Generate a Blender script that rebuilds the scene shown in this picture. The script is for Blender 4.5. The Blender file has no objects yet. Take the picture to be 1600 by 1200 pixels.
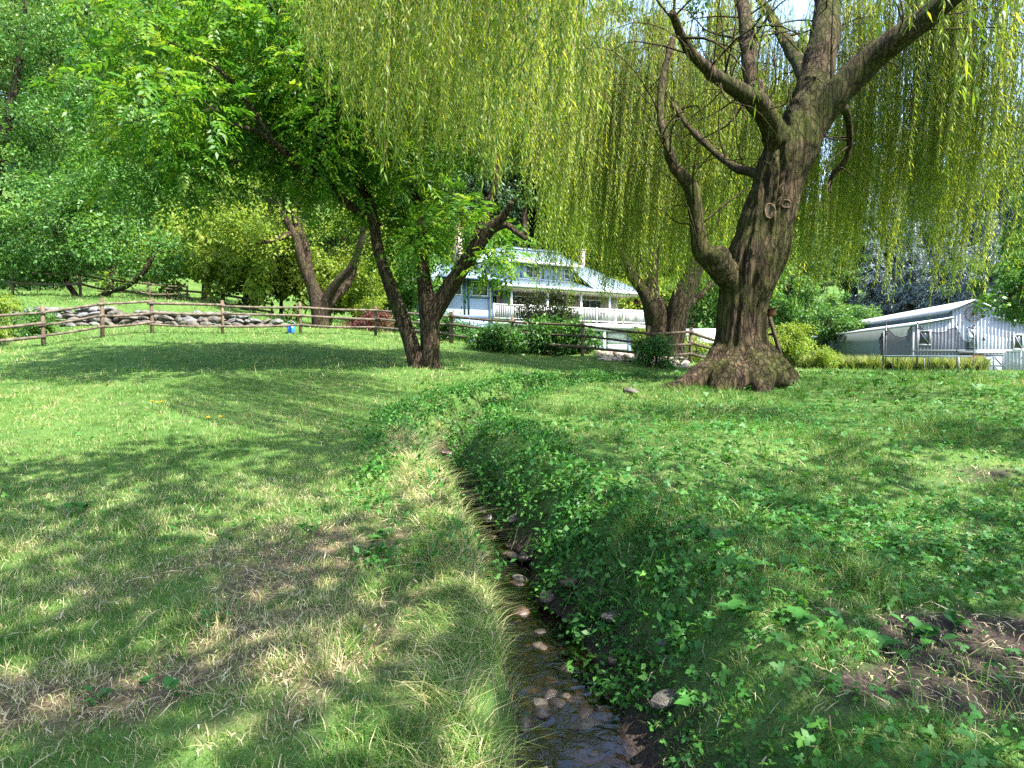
import bpy, bmesh, math, numpy as np
from mathutils import Vector, Matrix
R = math.radians
rng = np.random.default_rng(7)

# ------------------------------------------------------------------ camera
scene = bpy.context.scene
F = 1067.0                       # focal length in pixels of the 1600 px wide frame
HORIZON = 555.0
EYE = 1.6
TILT = math.atan((600 - HORIZON) / F)
cam_data = bpy.data.cameras.new('camera')
cam = bpy.data.objects.new('camera', cam_data)
scene.collection.objects.link(cam)
cam.location = (0, 0, EYE)
cam.rotation_euler = (math.pi / 2 - TILT, 0, 0)
cam_data.sensor_width = 36
cam_data.lens = F / 1600 * 36
cam_data.clip_end = 1000
cam_data.clip_start = 0.05
scene.camera = cam

# ------------------------------------------------------------------ sky, sun, exposure
SUN_EL, SUN_V = R(57), Vector((0.82, -0.57, 0)).normalized()
world = bpy.data.worlds.new('World')
scene.world = world
world.use_nodes = True
wn = world.node_tree
sky = wn.nodes.new('ShaderNodeTexSky')
sky.sky_type = 'NISHITA'
sky.sun_disc = False
sky.sun_elevation = SUN_EL
sky.sun_rotation = math.atan2(SUN_V.x, SUN_V.y)
sky.air_density = 1.0
sky.dust_density = 1.5
wn.links.new(sky.outputs[0], wn.nodes['Background'].inputs[0])
wn.nodes['Background'].inputs[1].default_value = 0.15
sun_data = bpy.data.lights.new('sun', 'SUN')
sun_data.energy = 4.4
sun_data.angle = R(0.55)
sun_data.color = (1.0, 0.95, 0.86)
sun = bpy.data.objects.new('sun', sun_data)
scene.collection.objects.link(sun)
to_sun = Vector((SUN_V.x * math.cos(SUN_EL), SUN_V.y * math.cos(SUN_EL), math.sin(SUN_EL)))
sun.rotation_euler = to_sun.to_track_quat('Z', 'Y').to_euler()
scene.view_settings.view_transform = 'Standard'
scene.view_settings.look = 'None'
scene.view_settings.exposure = 2.2
scene.view_settings.gamma = 1.0
scene.view_settings.use_curve_mapping = False
scene.render.engine = 'CYCLES'
scene.cycles.max_bounces = 8
scene.cycles.diffuse_bounces = 4
scene.cycles.transmission_bounces = 6
scene.cycles.transparent_max_bounces = 12
scene.cycles.caustics_reflective = False
scene.cycles.caustics_refractive = False
scene.cycles.sample_clamp_indirect = 6.0
scene.cycles.use_denoising = False
scene.cycles.denoising_prefilter = 'ACCURATE'
scene.cycles.denoising_input_passes = 'RGB_ALBEDO_NORMAL'

# ------------------------------------------------------------------ helpers
COL = scene.collection


def pt(px, py, Y):
    """World point seen at photo pixel (px, py) at distance Y along the ground."""
    ct, st = math.cos(TILT), math.sin(TILT)
    a, b = (px - 800) / F, (600 - py) / F
    dy, dz = ct + b * st, -st + b * ct
    s = Y / dy
    return np.array([a * s, Y, EYE + dz * s])


def obj_props(o, label=None, cat=None, group=None, kind=None):
    if label: o['label'] = label
    if cat: o['category'] = cat
    if group: o['group'] = group
    if kind: o['kind'] = kind
    return o


def link(o, parent=None):
    COL.objects.link(o)
    if parent is not None:
        o.parent = parent
    return o


def thing(name, label, cat, loc=(0, 0, 0), rz=0.0, group=None, scale=None):
    o = bpy.data.objects.new(name, None)
    COL.objects.link(o)
    o.empty_display_size = 0.2
    o.location = tuple(float(v) for v in loc)
    o.rotation_euler = (0, 0, rz)
    if scale is not None:
        o.scale = scale if hasattr(scale, '__len__') else (scale,) * 3
    return obj_props(o, label, cat, group)


def np_mesh(name, V, faces, mat=None, rnd=None, smooth=False, attrs=None):
    """V (n,3); faces: list of int arrays (m,k)."""
    me = bpy.data.meshes.new(name)
    V = np.asarray(V, dtype=np.float32)
    if not isinstance(faces, (list, tuple)):
        faces = [faces]
    faces = [np.asarray(f, dtype=np.int32) for f in faces if len(f)]
    loops = np.concatenate([f.ravel() for f in faces])
    tot = np.concatenate([np.full(len(f), f.shape[1], np.int32) for f in faces])
    start = np.concatenate([[0], np.cumsum(tot)[:-1]]).astype(np.int32)
    me.vertices.add(len(V)); me.vertices.foreach_set('co', V.ravel())
    me.loops.add(len(loops)); me.loops.foreach_set('vertex_index', loops)
    me.polygons.add(len(tot))
    me.polygons.foreach_set('loop_start', start)
    me.polygons.foreach_set('loop_total', tot)
    if smooth:
        me.polygons.foreach_set('use_smooth', np.ones(len(tot), bool))
    if rnd is not None:
        a = me.attributes.new('rnd', 'FLOAT', 'POINT')
        a.data.foreach_set('value', np.asarray(rnd, np.float32))
    for k, v in (attrs or {}).items():
        a = me.attributes.new(k, 'FLOAT', 'POINT')
        a.data.foreach_set('value', np.asarray(v, np.float32))
    me.update(calc_edges=True)
    if mat: me.materials.append(mat)
    return me


def mobj(name, me, parent=None):
    return link(bpy.data.objects.new(name, me), parent)


class MB:
    """collects simple solids into one mesh"""
    def __init__(s): s.V = []; s.Fc = {}; s.n = 0
    def add(s, V, faces):
        V = np.asarray(V, float)
        for f in faces:
            s.Fc.setdefault(len(f), []).append([i + s.n for i in f])
        s.V.append(V); s.n += len(V)
        return s
    def box(s, x0, x1, y0, y1, z0, z1):
        V = [(x, y, z) for z in (z0, z1) for y in (y0, y1) for x in (x0, x1)]
        return s.add(V, [(0, 2, 3, 1), (4, 5, 7, 6), (0, 1, 5, 4), (2, 6, 7, 3), (0, 4, 6, 2), (1, 3, 7, 5)])
    def bar(s, a, b, w, h=None):
        a, b = np.array(a, float), np.array(b, float); h = h or w
        d = b - a; d /= np.linalg.norm(d)
        up = np.array([0, 0, 1.]) if abs(d[2]) < .9 else np.array([0, 1., 0])
        x = np.cross(d, up); x /= np.linalg.norm(x); y = np.cross(x, d)
        V = [p + x * i * w / 2 + y * j * h / 2 for p in (a, b) for j in (-1, 1) for i in (-1, 1)]
        return s.add(V, [(0, 2, 3, 1), (4, 5, 7, 6), (0, 1, 5, 4), (2, 6, 7, 3), (0, 4, 6, 2), (1, 3, 7, 5)])
    def tube(s, pts, radii, n=8, cap=True):
        pts = np.asarray(pts, float); m = len(pts)
        radii = np.broadcast_to(np.asarray(radii, float), (m,))
        T = np.gradient(pts, axis=0); T /= np.linalg.norm(T, axis=1)[:, None] + 1e-9
        ref = np.array([0, 0, 1.]) if abs(T[0][2]) < .8 else np.array([1., 0, 0])
        X = np.cross(T[0], ref); X /= np.linalg.norm(X)
        V = []
        ang = np.arange(n) / n * 2 * np.pi
        for i in range(m):
            X = X - T[i] * np.dot(X, T[i]); X /= np.linalg.norm(X) + 1e-9
            Yv = np.cross(T[i], X)
            V.append(pts[i] + radii[i] * (np.cos(ang)[:, None] * X + np.sin(ang)[:, None] * Yv))
        V = np.concatenate(V)
        Fs = []
        for i in range(m - 1):
            for j in range(n):
                k = (j + 1) % n
                Fs.append((i * n + j, i * n + k, (i + 1) * n + k, (i + 1) * n + j))
        if cap:
            Fs.append(tuple(range(n))[::-1]); Fs.append(tuple((m - 1) * n + j for j in range(n)))
        return s.add(V, Fs)
    def poly(s, V, thick=None, up=(0, 0, 1)):
        V = np.asarray(V, float); n = len(V)
        if thick is None:
            return s.add(V, [tuple(range(n))])
        W = V - np.array(up) * thick
        Fs = [tuple(range(n)), tuple(range(n, 2 * n))[::-1]]
        Fs += [(i, i + n, (i + 1) % n + n, (i + 1) % n) for i in range(n)]
        return s.add(np.concatenate([V, W]), Fs)
    def mesh(s, name, mat, smooth=False, rnd=None):
        return np_mesh(name, np.concatenate(s.V), [np.array(v) for v in s.Fc.values()], mat, rnd, smooth)
    def build(s, name, mat, parent=None, smooth=False, off=(0, 0, 0)):
        V = np.concatenate(s.V) - np.asarray(off, float)
        return mobj(name, np_mesh(name, V, [np.array(v) for v in s.Fc.values()], mat, None, smooth), parent)


def hash2(ix, iy, seed):
    h = (ix.astype(np.int64) * 374761393 + iy.astype(np.int64) * 668265263 + seed * 1274126177) & 0x7fffffff
    h = (h ^ (h >> 13)) * 1274126177 & 0x7fffffff
    return ((h ^ (h >> 16)) & 0xffff) / 65535.0


def vnoise(x, y, seed=0):
    x = np.asarray(x, float); y = np.asarray(y, float)
    ix, iy = np.floor(x), np.floor(y)
    fx, fy = x - ix, y - iy
    fx, fy = fx * fx * (3 - 2 * fx), fy * fy * (3 - 2 * fy)
    a, b = hash2(ix, iy, seed), hash2(ix + 1, iy, seed)
    c, d = hash2(ix, iy + 1, seed), hash2(ix + 1, iy + 1, seed)
    return (a * (1 - fx) + b * fx) * (1 - fy) + (c * (1 - fx) + d * fx) * fy


def fbm(x, y, seed=0, o=3):
    return sum(vnoise(np.asarray(x) * 2 ** i, np.asarray(y) * 2 ** i, seed + i) * .5 ** i for i in range(o)) / (2 - .5 ** (o - 1))


def sstep(a, b, x):
    t = np.clip((np.asarray(x, float) - a) / (b - a), 0, 1)
    return t * t * (3 - 2 * t)


def unit(v):
    return v / (np.linalg.norm(v, axis=-1, keepdims=True) + 1e-9)


def spline(pts, n):
    """Catmull-Rom resample of (m,k) points to n"""
    P = np.asarray(pts, float); m = len(P)
    E = np.vstack([2 * P[0] - P[1], P, 2 * P[-1] - P[-2]])
    t = np.linspace(0, m - 1 - 1e-6, n); i = t.astype(int); f = (t - i)[:, None]
    p0, p1, p2, p3 = E[i], E[i + 1], E[i + 2], E[i + 3]
    return .5 * (2 * p1 + (p2 - p0) * f + (2 * p0 - 5 * p1 + 4 * p2 - p3) * f ** 2 + (3 * p1 - p0 - 3 * p2 + p3) * f ** 3)


# ------------------------------------------------------------------ materials
def new_mat(name):
    m = bpy.data.materials.new(name); m.use_nodes = True
    nt = m.node_tree; nt.nodes.clear()
    return m, nt, nt.nodes, nt.links


def out_surface(nt, sh):
    o = nt.nodes.new('ShaderNodeOutputMaterial'); nt.links.new(sh, o.inputs['Surface']); return o


def ramp(nt, fac, stops):
    r = nt.nodes.new('ShaderNodeValToRGB')
    el = r.color_ramp.elements
    while len(el) < len(stops): el.new(.5)
    for e, (p, c) in zip(el, stops):
        e.position = p; e.color = (*c, 1)
    nt.links.new(fac, r.inputs[0]); return r.outputs[0]


def leaf_mat(name, stops, trans=.4, rough=.5, spec=.28, warm=(1.25, 1.15, .55), obj_var=.0):
    m, nt, N, L = new_mat(name)
    at = N.new('ShaderNodeAttribute'); at.attribute_name = 'rnd'
    fac = at.outputs['Fac']
    if obj_var:
        oi = N.new('ShaderNodeObjectInfo')
        ma = N.new('ShaderNodeMath'); ma.operation = 'MULTIPLY_ADD'
        ma.inputs[1].default_value = obj_var
        L.new(oi.outputs['Random'], ma.inputs[0])
        sc_ = N.new('ShaderNodeMath'); sc_.operation = 'MULTIPLY'; sc_.inputs[1].default_value = 1 - obj_var
        L.new(fac, sc_.inputs[0]); L.new(sc_.outputs[0], ma.inputs[2]); fac = ma.outputs[0]
    col = ramp(nt, fac, stops)
    p = N.new('ShaderNodeBsdfPrincipled'); p.inputs['Roughness'].default_value = rough
    p.inputs['Specular IOR Level'].default_value = spec
    L.new(col, p.inputs['Base Color'])
    t = N.new('ShaderNodeBsdfTranslucent')
    mu = N.new('ShaderNodeMix'); mu.data_type = 'RGBA'; mu.blend_type = 'MULTIPLY'; mu.inputs['Factor'].default_value = 1
    L.new(col, mu.inputs['A']); mu.inputs['B'].default_value = (*warm, 1)
    L.new(mu.outputs['Result'], t.inputs['Color'])
    mx = N.new('ShaderNodeMixShader'); mx.inputs[0].default_value = trans
    L.new(p.outputs[0], mx.inputs[1]); L.new(t.outputs[0], mx.inputs[2])
    out_surface(nt, mx.outputs[0]); return m


def plain_mat(name, col, rough=.6, spec=.4, metal=0.0, var=.12, scale=4.0, bump=0.0, col2=None, stretch=(1, 1, 1), bscale=None, bdist=.01):
    m, nt, N, L = new_mat(name)
    tc = N.new('ShaderNodeTexCoord'); mp = N.new('ShaderNodeMapping'); mp.inputs['Scale'].default_value = stretch
    L.new(tc.outputs['Object'], mp.inputs[0])
    no = N.new('ShaderNodeTexNoise'); no.inputs['Scale'].default_value = scale; no.inputs['Detail'].default_value = 6
    L.new(mp.outputs[0], no.inputs['Vector'])
    c2 = col2 or tuple(max(0, c * (1 - 2.2 * var)) for c in col)
    c1 = col if col2 else tuple(min(1, c * (1 + var)) for c in col)
    cc = ramp(nt, no.outputs['Fac'], [(.3, c2), (.7, c1)])
    p = N.new('ShaderNodeBsdfPrincipled')
    p.inputs['Roughness'].default_value = rough; p.inputs['Specular IOR Level'].default_value = spec
    p.inputs['Metallic'].default_value = metal
    L.new(cc, p.inputs['Base Color'])
    if bump:
        n2 = N.new('ShaderNodeTexNoise'); n2.inputs['Scale'].default_value = bscale or scale * 4; n2.inputs['Detail'].default_value = 8
        L.new(mp.outputs[0], n2.inputs['Vector'])
        b = N.new('ShaderNodeBump'); b.inputs['Strength'].default_value = bump; b.inputs['Distance'].default_value = bdist
        L.new(n2.outputs['Fac'], b.inputs['Height']); L.new(b.outputs[0], p.inputs['Normal'])
    out_surface(nt, p.outputs[0]); return m


def bark_mat(name, dark, light, moss, moss_amt=.5, scale=7.0):
    m, nt, N, L = new_mat(name)
    tc = N.new('ShaderNodeTexCoord')
    mp = N.new('ShaderNodeMapping'); mp.inputs['Scale'].default_value = (1, 1, .16)
    L.new(tc.outputs['Object'], mp.inputs[0])
    n1 = N.new('ShaderNodeTexNoise'); n1.inputs['Scale'].default_value = scale; n1.inputs['Detail'].default_value = 9; n1.inputs['Roughness'].default_value = .65
    n1.inputs['Distortion'].default_value = .6
    L.new(mp.outputs[0], n1.inputs['Vector'])
    vo = N.new('ShaderNodeTexVoronoi'); vo.feature = 'DISTANCE_TO_EDGE'; vo.inputs['Scale'].default_value = scale * 1.5
    dv = N.new('ShaderNodeMix'); dv.data_type = 'VECTOR'; dv.inputs['Factor'].default_value = .12
    L.new(mp.outputs[0], dv.inputs['A']); L.new(n1.outputs['Color'], dv.inputs['B']); L.new(dv.outputs['Result'], vo.inputs['Vector'])
    base0 = ramp(nt, n1.outputs['Fac'], [(.32, dark), (.68, light)])
    fis = ramp(nt, vo.outputs['Distance'], [(0, (.22, .20, .18)), (.13, (1, 1, 1))])
    mb0 = N.new('ShaderNodeMix'); mb0.data_type = 'RGBA'; mb0.blend_type = 'MULTIPLY'; mb0.inputs['Factor'].default_value = .62
    L.new(base0, mb0.inputs['A']); L.new(fis, mb0.inputs['B']); base = mb0.outputs['Result']
    n2 = N.new('ShaderNodeTexNoise'); n2.inputs['Scale'].default_value = 1.1; n2.inputs['Detail'].default_value = 8; n2.inputs['Roughness'].default_value = .7
    L.new(tc.outputs['Object'], n2.inputs['Vector'])
    mfac = ramp(nt, n2.outputs['Fac'], [(.60 - .25 * moss_amt, (0, 0, 0)), (.78 - .2 * moss_amt, (1, 1, 1))])
    mx = N.new('ShaderNodeMix'); mx.data_type = 'RGBA'
    L.new(mfac, mx.inputs['Factor']); L.new(base, mx.inputs['A']); mx.inputs['B'].default_value = (*moss, 1)
    p = N.new('ShaderNodeBsdfPrincipled'); p.inputs['Roughness'].default_value = .9; p.inputs['Specular IOR Level'].default_value = .15
    L.new(mx.outputs['Result'], p.inputs['Base Color'])
    ad = N.new('ShaderNodeMath'); ad.operation = 'ADD'
    sm = N.new('ShaderNodeMath'); sm.operation = 'MINIMUM'; sm.inputs[1].default_value = .13
    L.new(vo.outputs['Distance'], sm.inputs[0])
    m3 = N.new('ShaderNodeMath'); m3.operation = 'MULTIPLY'; m3.inputs[1].default_value = 4.5
    L.new(sm.outputs[0], m3.inputs[0])
    L.new(m3.outputs[0], ad.inputs[0]); L.new(n1.outputs['Fac'], ad.inputs[1])
    b = N.new('ShaderNodeBump'); b.inputs['Strength'].default_value = 1.0; b.inputs['Distance'].default_value = .085
    L.new(ad.outputs[0], b.inputs['Height']); L.new(b.outputs[0], p.inputs['Normal'])
    out_surface(nt, p.outputs[0]); return m


M = {}
M['willow_leaf'] = leaf_mat('willow_leaf', [(0, (.07, .15, .03)), (.5, (.185, .29, .048)), (1, (.40, .46, .085))], .58, warm=(1.4, 1.25, .4))
M['willow_twig'] = plain_mat('willow_twig', (.20, .17, .055), .8)
M['walnut_leaf'] = leaf_mat('walnut_leaf', [(0, (.032, .12, .018)), (.5, (.085, .22, .024)), (1, (.26, .37, .045))], .5, rough=.45, spec=.32)
M['apple_leaf'] = leaf_mat('apple_leaf', [(0, (.035, .105, .024)), (.55, (.075, .19, .034)), (1, (.16, .28, .055))], .42, rough=.46, spec=.32)
M['lime_leaf'] = leaf_mat('lime_leaf', [(0, (.10, .18, .024)), (.6, (.20, .29, .04)), (1, (.34, .40, .07))], .5)
M['forest_leaf'] = leaf_mat('forest_leaf', [(0, (.035, .085, .025)), (.5, (.085, .165, .042)), (1, (.20, .27, .075))], .4, obj_var=.5)
M['conifer_leaf'] = leaf_mat('conifer_leaf', [(0, (.018, .05, .022)), (1, (.05, .10, .04))], .15, obj_var=.4)
M['silver_leaf'] = leaf_mat('silver_leaf', [(0, (.09, .13, .13)), (.6, (.20, .26, .27)), (1, (.36, .42, .42))], .2, warm=(1, 1, .9), obj_var=.3)
M['laurel_leaf'] = leaf_mat('laurel_leaf', [(0, (.025, .085, .018)), (.6, (.055, .16, .025)), (1, (.12, .25, .04))], .33, rough=.42, spec=.35)
M['dark_leaf'] = leaf_mat('dark_leaf', [(0, (.03, .04, .02)), (.6, (.045, .07, .025)), (1, (.09, .06, .04))], .25)
M['red_leaf'] = leaf_mat('red_leaf', [(0, (.06, .025, .022)), (.6, (.12, .045, .038)), (1, (.20, .10, .07))], .35, warm=(1.3, .8, .7))
M['lily_leaf'] = leaf_mat('lily_leaf', [(0, (.08, .14, .035)), (.5, (.17, .23, .065)), (.85, (.28, .30, .11)), (1, (.45, .34, .20))], .35)
M['grass'] = leaf_mat('grass', [(0, (.04, .115, .02)), (.42, (.085, .195, .034)), (.68, (.17, .27, .06)), (.82, (.27, .30, .10)), (.93, (.44, .38, .20)), (1, (.56, .49, .30))], .35, rough=.5, warm=(1.2, 1.15, .6))
M['weed'] = leaf_mat('weed', [(0, (.025, .095, .02)), (.6, (.05, .17, .028)), (1, (.12, .26, .04))], .32, rough=.5, spec=.25)
M['straw'] = leaf_mat('straw', [(0, (.20, .15, .08)), (.5, (.38, .31, .17)), (1, (.55, .48, .32))], .15, warm=(1, 1, 1))
M['bark_willow'] = bark_mat('bark_willow', (.013, .009, .006), (.115, .080, .047), (.046, .053, .010), .74, 8)
M['bark_brown'] = bark_mat('bark_brown', (.022, .015, .010), (.11, .08, .052), (.05, .055, .015), .4, 12)
M['wood_rail'] = plain_mat('wood_rail', (.13, .105, .08), .85, .15, var=.3, scale=6, bump=.5, stretch=(1, 1, 1))
M['wood_post'] = plain_mat('wood_post', (.15, .11, .075), .85, .15, var=.3, scale=5, bump=.5, stretch=(1, 1, .25))
M['wood_dark'] = plain_mat('wood_dark', (.09, .07, .05), .9, .1, var=.3, scale=7, bump=.5)
M['stone'] = plain_mat('stone', (.13, .12, .10), .85, .2, col2=(.03, .026, .022), scale=3.2, bump=.6, bdist=.03)
M['stone_pale'] = plain_mat('stone_pale', (.17, .17, .17), .8, .25, col2=(.05, .047, .042), scale=3.2, bump=.6, bdist=.03)
M['stone_wet'] = plain_mat('stone_wet', (.11, .085, .062), .25, .5, col2=(.025, .02, .016), scale=7, bump=.4)
M['stone_rust'] = plain_mat('stone_rust', (.12, .075, .048), .3, .5, col2=(.04, .027, .02), scale=7, bump=.4)

# ------------------------------------------------------------------ terrain
ctl = []
for Y in (-12, -4, 1, 4, 7, 10, 13.5):
    for x in (-16, -9, -5, -2):
        ctl.append((x, Y, .09 * (max(Y, -2) - 3)))
    for x in (2.6, 6, 11, 16):
        ctl.append((x, Y, .086 * (max(Y, -2) - 3) + .06))
ctl += [(1.5, 5.2, .34), (1.4, 4.0, .22), (2.4, 7.5, .64), (1.3, 9.5, .62), (2.6, 12, .86), (6, 8.5, .72), (7, 11.5, 1.05), (5.0, 14, 1.0), (4.4, 16.2, 1.12), (8, 16, 1.15), (12, 16, 1.15), (18, 17, 1.1), (8, 24, .75), (14, 25, .72), (20, 36, .72), (26, 42, .62),
        (14, 40, .9), (33, 54, .25), (42, 64, -.4), (52, 62, -.4), (52, 95, .2), (22, 62, .9), (60, 40, 0), (-.6, 17.5, 1.2), (1.8, 19.5, 1.0),
        (3, 22, 1.2), (7, 26, 1.25), (-2.3, 17, 1.28), (-6, 17, 1.3), (-10, 17, 1.25), (-16, 17, 1.2), (-1, 45, 2.0), (6, 48, 1.8), (12, 54, 1.5), (-8, 42, 2.6), (-6, 36, 2.7),
        (-22, 24, 2.0), (-30, 40, 5.6), (-40, 25, 3.0), (-40, 45, 6.5), (-6, 60, 5), (10, 66, 3), (-60, 50, 8), (0, 34, 1.9), (60, 5, .5), (-60, 5, .5), (30, -15, -.8), (-30, -15, -1)]
for px, py, Y in ((68, 542, 21.5), (160, 526, 22.5), (238, 520, 24), (348, 522, 26), (470, 522, 27.5), (587, 524, 28.5), (704, 538, 26.5), (800, 548, 25.5),
                  (910, 556, 24.5), (1012, 570, 23), (1078, 563, 25), (-40, 552, 20.5), (850, 558, 25), (150, 472, 34), (300, 472, 43), (420, 497, 38)):
    ctl.append(tuple(pt(px, py, Y)))
ctl = np.array(ctl)


def _k(r2): return .5 * r2 * np.log(r2 + 1e-9)


def _fit(c, lam=.4):
    n = len(c); d2 = ((c[:, None, :2] - c[None, :, :2]) ** 2).sum(-1)
    A = np.zeros((n + 3, n + 3)); A[:n, :n] = _k(d2) + lam * np.eye(n)
    Pm = np.c_[np.ones(n), c[:, :2]]; A[:n, n:] = Pm; A[n:, :n] = Pm.T
    return np.linalg.solve(A, np.r_[c[:, 2], 0, 0, 0])


TPS = _fit(ctl)
# stream: water line (x, Y, z)
STREAM = spline([(.8, .6, -.78), (.40, 2.4, -.66), (.29, 3.6, -.56), (.23, 4.37, -.5), (-.06, 5.6, -.4), (-.34, 6.9, -.31), (-.72, 8.4, -.2), (-1.02, 9.8, -.08), (-.92, 11.0, .02), (-.38, 12.5, .13), (.3, 13.8, .26),
                 (1.15, 15.1, .44), (2.1, 16.2, .72), (2.9, 17.0, .95)], 160)


def stream_coords(x, y):
    """signed side distance (+ = right bank), water z, index"""
    sh = x.shape; P = np.c_[x.ravel(), y.ravel()]
    S = STREAM[:, :2]; D = np.gradient(S, axis=0); D = unit(D)
    best = np.full(len(P), 1e9); idx = np.zeros(len(P), int)
    for i in range(len(S)):
        d = (P[:, 0] - S[i, 0]) ** 2 + (P[:, 1] - S[i, 1]) ** 2
        m = d < best; best[m] = d[m]; idx[m] = i
    rel = P - S[idx]
    side = rel[:, 0] * D[idx, 1] - rel[:, 1] * D[idx, 0]
    sd = np.sign(side) * np.sqrt(best)
    return sd.reshape(sh), STREAM[idx, 2].reshape(sh), idx.reshape(sh)


WALL_LINE = spline([pt(-120, 505, 26.5)[:2], pt(60, 505, 27)[:2], pt(200, 505, 28)[:2], pt(330, 505, 29)[:2], pt(450, 505, 30.5)[:2]], 60)
NEAR_BOX = (-30, 40, -3, 24)


def H(x, y, detail=True):
    x = np.asarray(x, float); y = np.asarray(y, float)
    sh = x.shape; xf, yf = x.ravel(), y.ravel()
    z = np.empty(len(xf))
    for s in range(0, len(xf), 40000):
        X, Yv = np.clip(xf[s:s + 40000], -62, 62), np.clip(yf[s:s + 40000], -15, 96)
        d2 = (X[:, None] - ctl[None, :, 0]) ** 2 + (Yv[:, None] - ctl[None, :, 1]) ** 2
        z[s:s + 40000] = _k(d2) @ TPS[:len(ctl)] + TPS[-3] + TPS[-2] * X + TPS[-1] * Yv
    # wooded hillside
    ys = 58 + 62 * sstep(6, 34, xf) - 12 * sstep(-8, -26, xf)
    h1 = np.maximum(0, yf - ys); h2 = np.maximum(0, xf - 66); h3 = np.maximum(0, -xf - 44)
    hh = np.maximum(np.maximum(h1, h2), h3)
    z += np.minimum(.42 * hh ** 2 / (hh + 8), 60)
    # terrace behind the dry stone wall
    wy = np.interp(xf, WALL_LINE[:, 0], WALL_LINE[:, 1])
    fade = sstep(WALL_LINE[-1, 0] + .5, WALL_LINE[-1, 0] - 5, xf)
    z += .75 * fade * (sstep(.15, .7, yf - wy) - sstep(3, 9, yf - wy))
    z = z.reshape(sh)
    if detail:
        z = z + (fbm(x * .9, y * .9, 3) - .5) * .10 + (fbm(x * 3.1, y * 3.1, 9) - .5) * .05
        m = (xf > -6) & (xf < 9) & (yf > -1) & (yf < 24)
        if m.any():
            zz = z.ravel().copy(); xm, ym = xf[m], yf[m]
            sd, wz, ix = stream_coords(xm, ym)
            sd = sd + (fbm(xm * 1.7, ym * 1.7, 21) - .5) * .34 + (fbm(xm * 4.5, ym * 4.5, 22) - .5) * .18
            endf = sstep(159, 146, ix) * sstep(0, 6, ix)
            nearf = sstep(8.5, 4.0, ym)
            wl = .42 + .30 * sstep(8, 12, ym) + .12 * (fbm(ym * .8, xm * 0, 5) - .5)
            wr = .75 + .45 * nearf
            up = np.where(sd < 0, sstep(.15 + .05 * nearf, wl + .03 * nearf, -sd), sstep(.10 + .04 * nearf, wr * .92, sd) ** (1 + .25 * nearf))
            bed = wz - .07 + (fbm(xm * 5, ym * 5, 33) - .5) * .07
            t = 1 - (1 - up) * endf
            zz[m] = np.minimum(zz[m], bed + 3) * t + bed * (1 - t)
            z = zz.reshape(sh)
    return z


def gz(x, y): return float(H(np.array([x]), np.array([y]))[0])


def ground_at(px, Y, dz=0.0):
    x = (px - 800) / F * Y
    for _ in range(2):
        z = gz(x, Y); ct, st = math.cos(TILT), math.sin(TILT)
        x = (px - 800) / F * (Y * ct - (z - EYE) * st)
    return np.array([x, Y, z + dz])


def axis(segs):
    out = [np.arange(a, b, s) for a, b, s in segs]
    return np.concatenate(out + [[segs[-1][1]]])


gx = axis([(-140, -60, 10), (-60, -24, 2), (-24, -8, .5), (-8, -3, .2), (-3, 4, .085), (4, 9, .2), (9, 26, .6), (26, 70, 2), (70, 150, 10)])
gy = axis([(-40, -4, 4), (-4, 1.6, .5), (1.6, 8, .085), (8, 14, .12), (14, 24, .2), (24, 34, .3), (34, 70, 1.5), (70, 150, 5), (150, 230, 10)])
GX, GY = np.meshgrid(gx, gy)
GZ = H(GX, GY)


def dirt_mask(x, y):
    n = fbm(x * 2.3, y * 2.3, 41)
    e = lambda cx, cy, rx, ry: np.exp(-(((x - cx) / rx) ** 2 + ((y - cy) / ry) ** 2))
    d = 1.25 * e(2.55, 3.62, .75, .42) + .9 * e(2.0, 3.05, .8, .35) + .5 * e(1.2, 5.1, .3, .5) + .45 * e(5.2, 7.0, .9, .35)
    return np.clip((d + (n - .5) * 1.3 - .38) * 3.2, 0, 1)


def dry_mask(x, y):
    n = fbm(x * 1.4, y * 1.4, 51)
    e = lambda cx, cy, rx, ry: np.exp(-(((x - cx) / rx) ** 2 + ((y - cy) / ry) ** 2))
    d = .8 * e(-1.5, 4.7, .8, .7) + .8 * e(-1.0, 3.5, 1.1, .6) + .7 * e(-2.2, 3.2, .9, .35) + .4 * e(-2.2, 5.2, 2.2, 1.6) + .35 * e(-.7, 7.0, .45, 1.6) + .3 * e(-.9, 3.6, .4, 1) + .35 * e(3.2, 10.5, 2.0, .7)
    n2_ = fbm(x * 4.3, y * 4.3, 53)
    return np.clip((d + (n - .5) * 1.15 + (n2_ - .5) * 1.3 - .34) * 1.4, 0, 1)


DIRT = dirt_mask(GX, GY); DRY = dry_mask(GX, GY)
SD, WZ, IX = stream_coords(GX, GY)
BANK = (np.abs(SD) < 2) * np.clip(1 - (GZ - WZ - .02) / .5, 0, 1)
gm, nt, N, L = new_mat('ground_soil_and_turf')
tc = N.new('ShaderNodeTexCoord')
n1 = N.new('ShaderNodeTexNoise'); n1.inputs['Scale'].default_value = 1.3; n1.inputs['Detail'].default_value = 10; n1.inputs['Roughness'].default_value = .7
n2 = N.new('ShaderNodeTexNoise'); n2.inputs['Scale'].default_value = 38; n2.inputs['Detail'].default_value = 6
L.new(tc.outputs['Object'], n1.inputs['Vector']); L.new(tc.outputs['Object'], n2.inputs['Vector'])
turf = ramp(nt, n1.outputs['Fac'], [(.3, (.035, .075, .018)), (.55, (.07, .13, .03)), (.75, (.13, .17, .05))])
soil = ramp(nt, n2.outputs['Fac'], [(.3, (.016, .013, .012)), (.7, (.06, .045, .036))])
dry = ramp(nt, n2.outputs['Fac'], [(.3, (.05, .036, .024)), (.7, (.17, .13, .08))])


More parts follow.
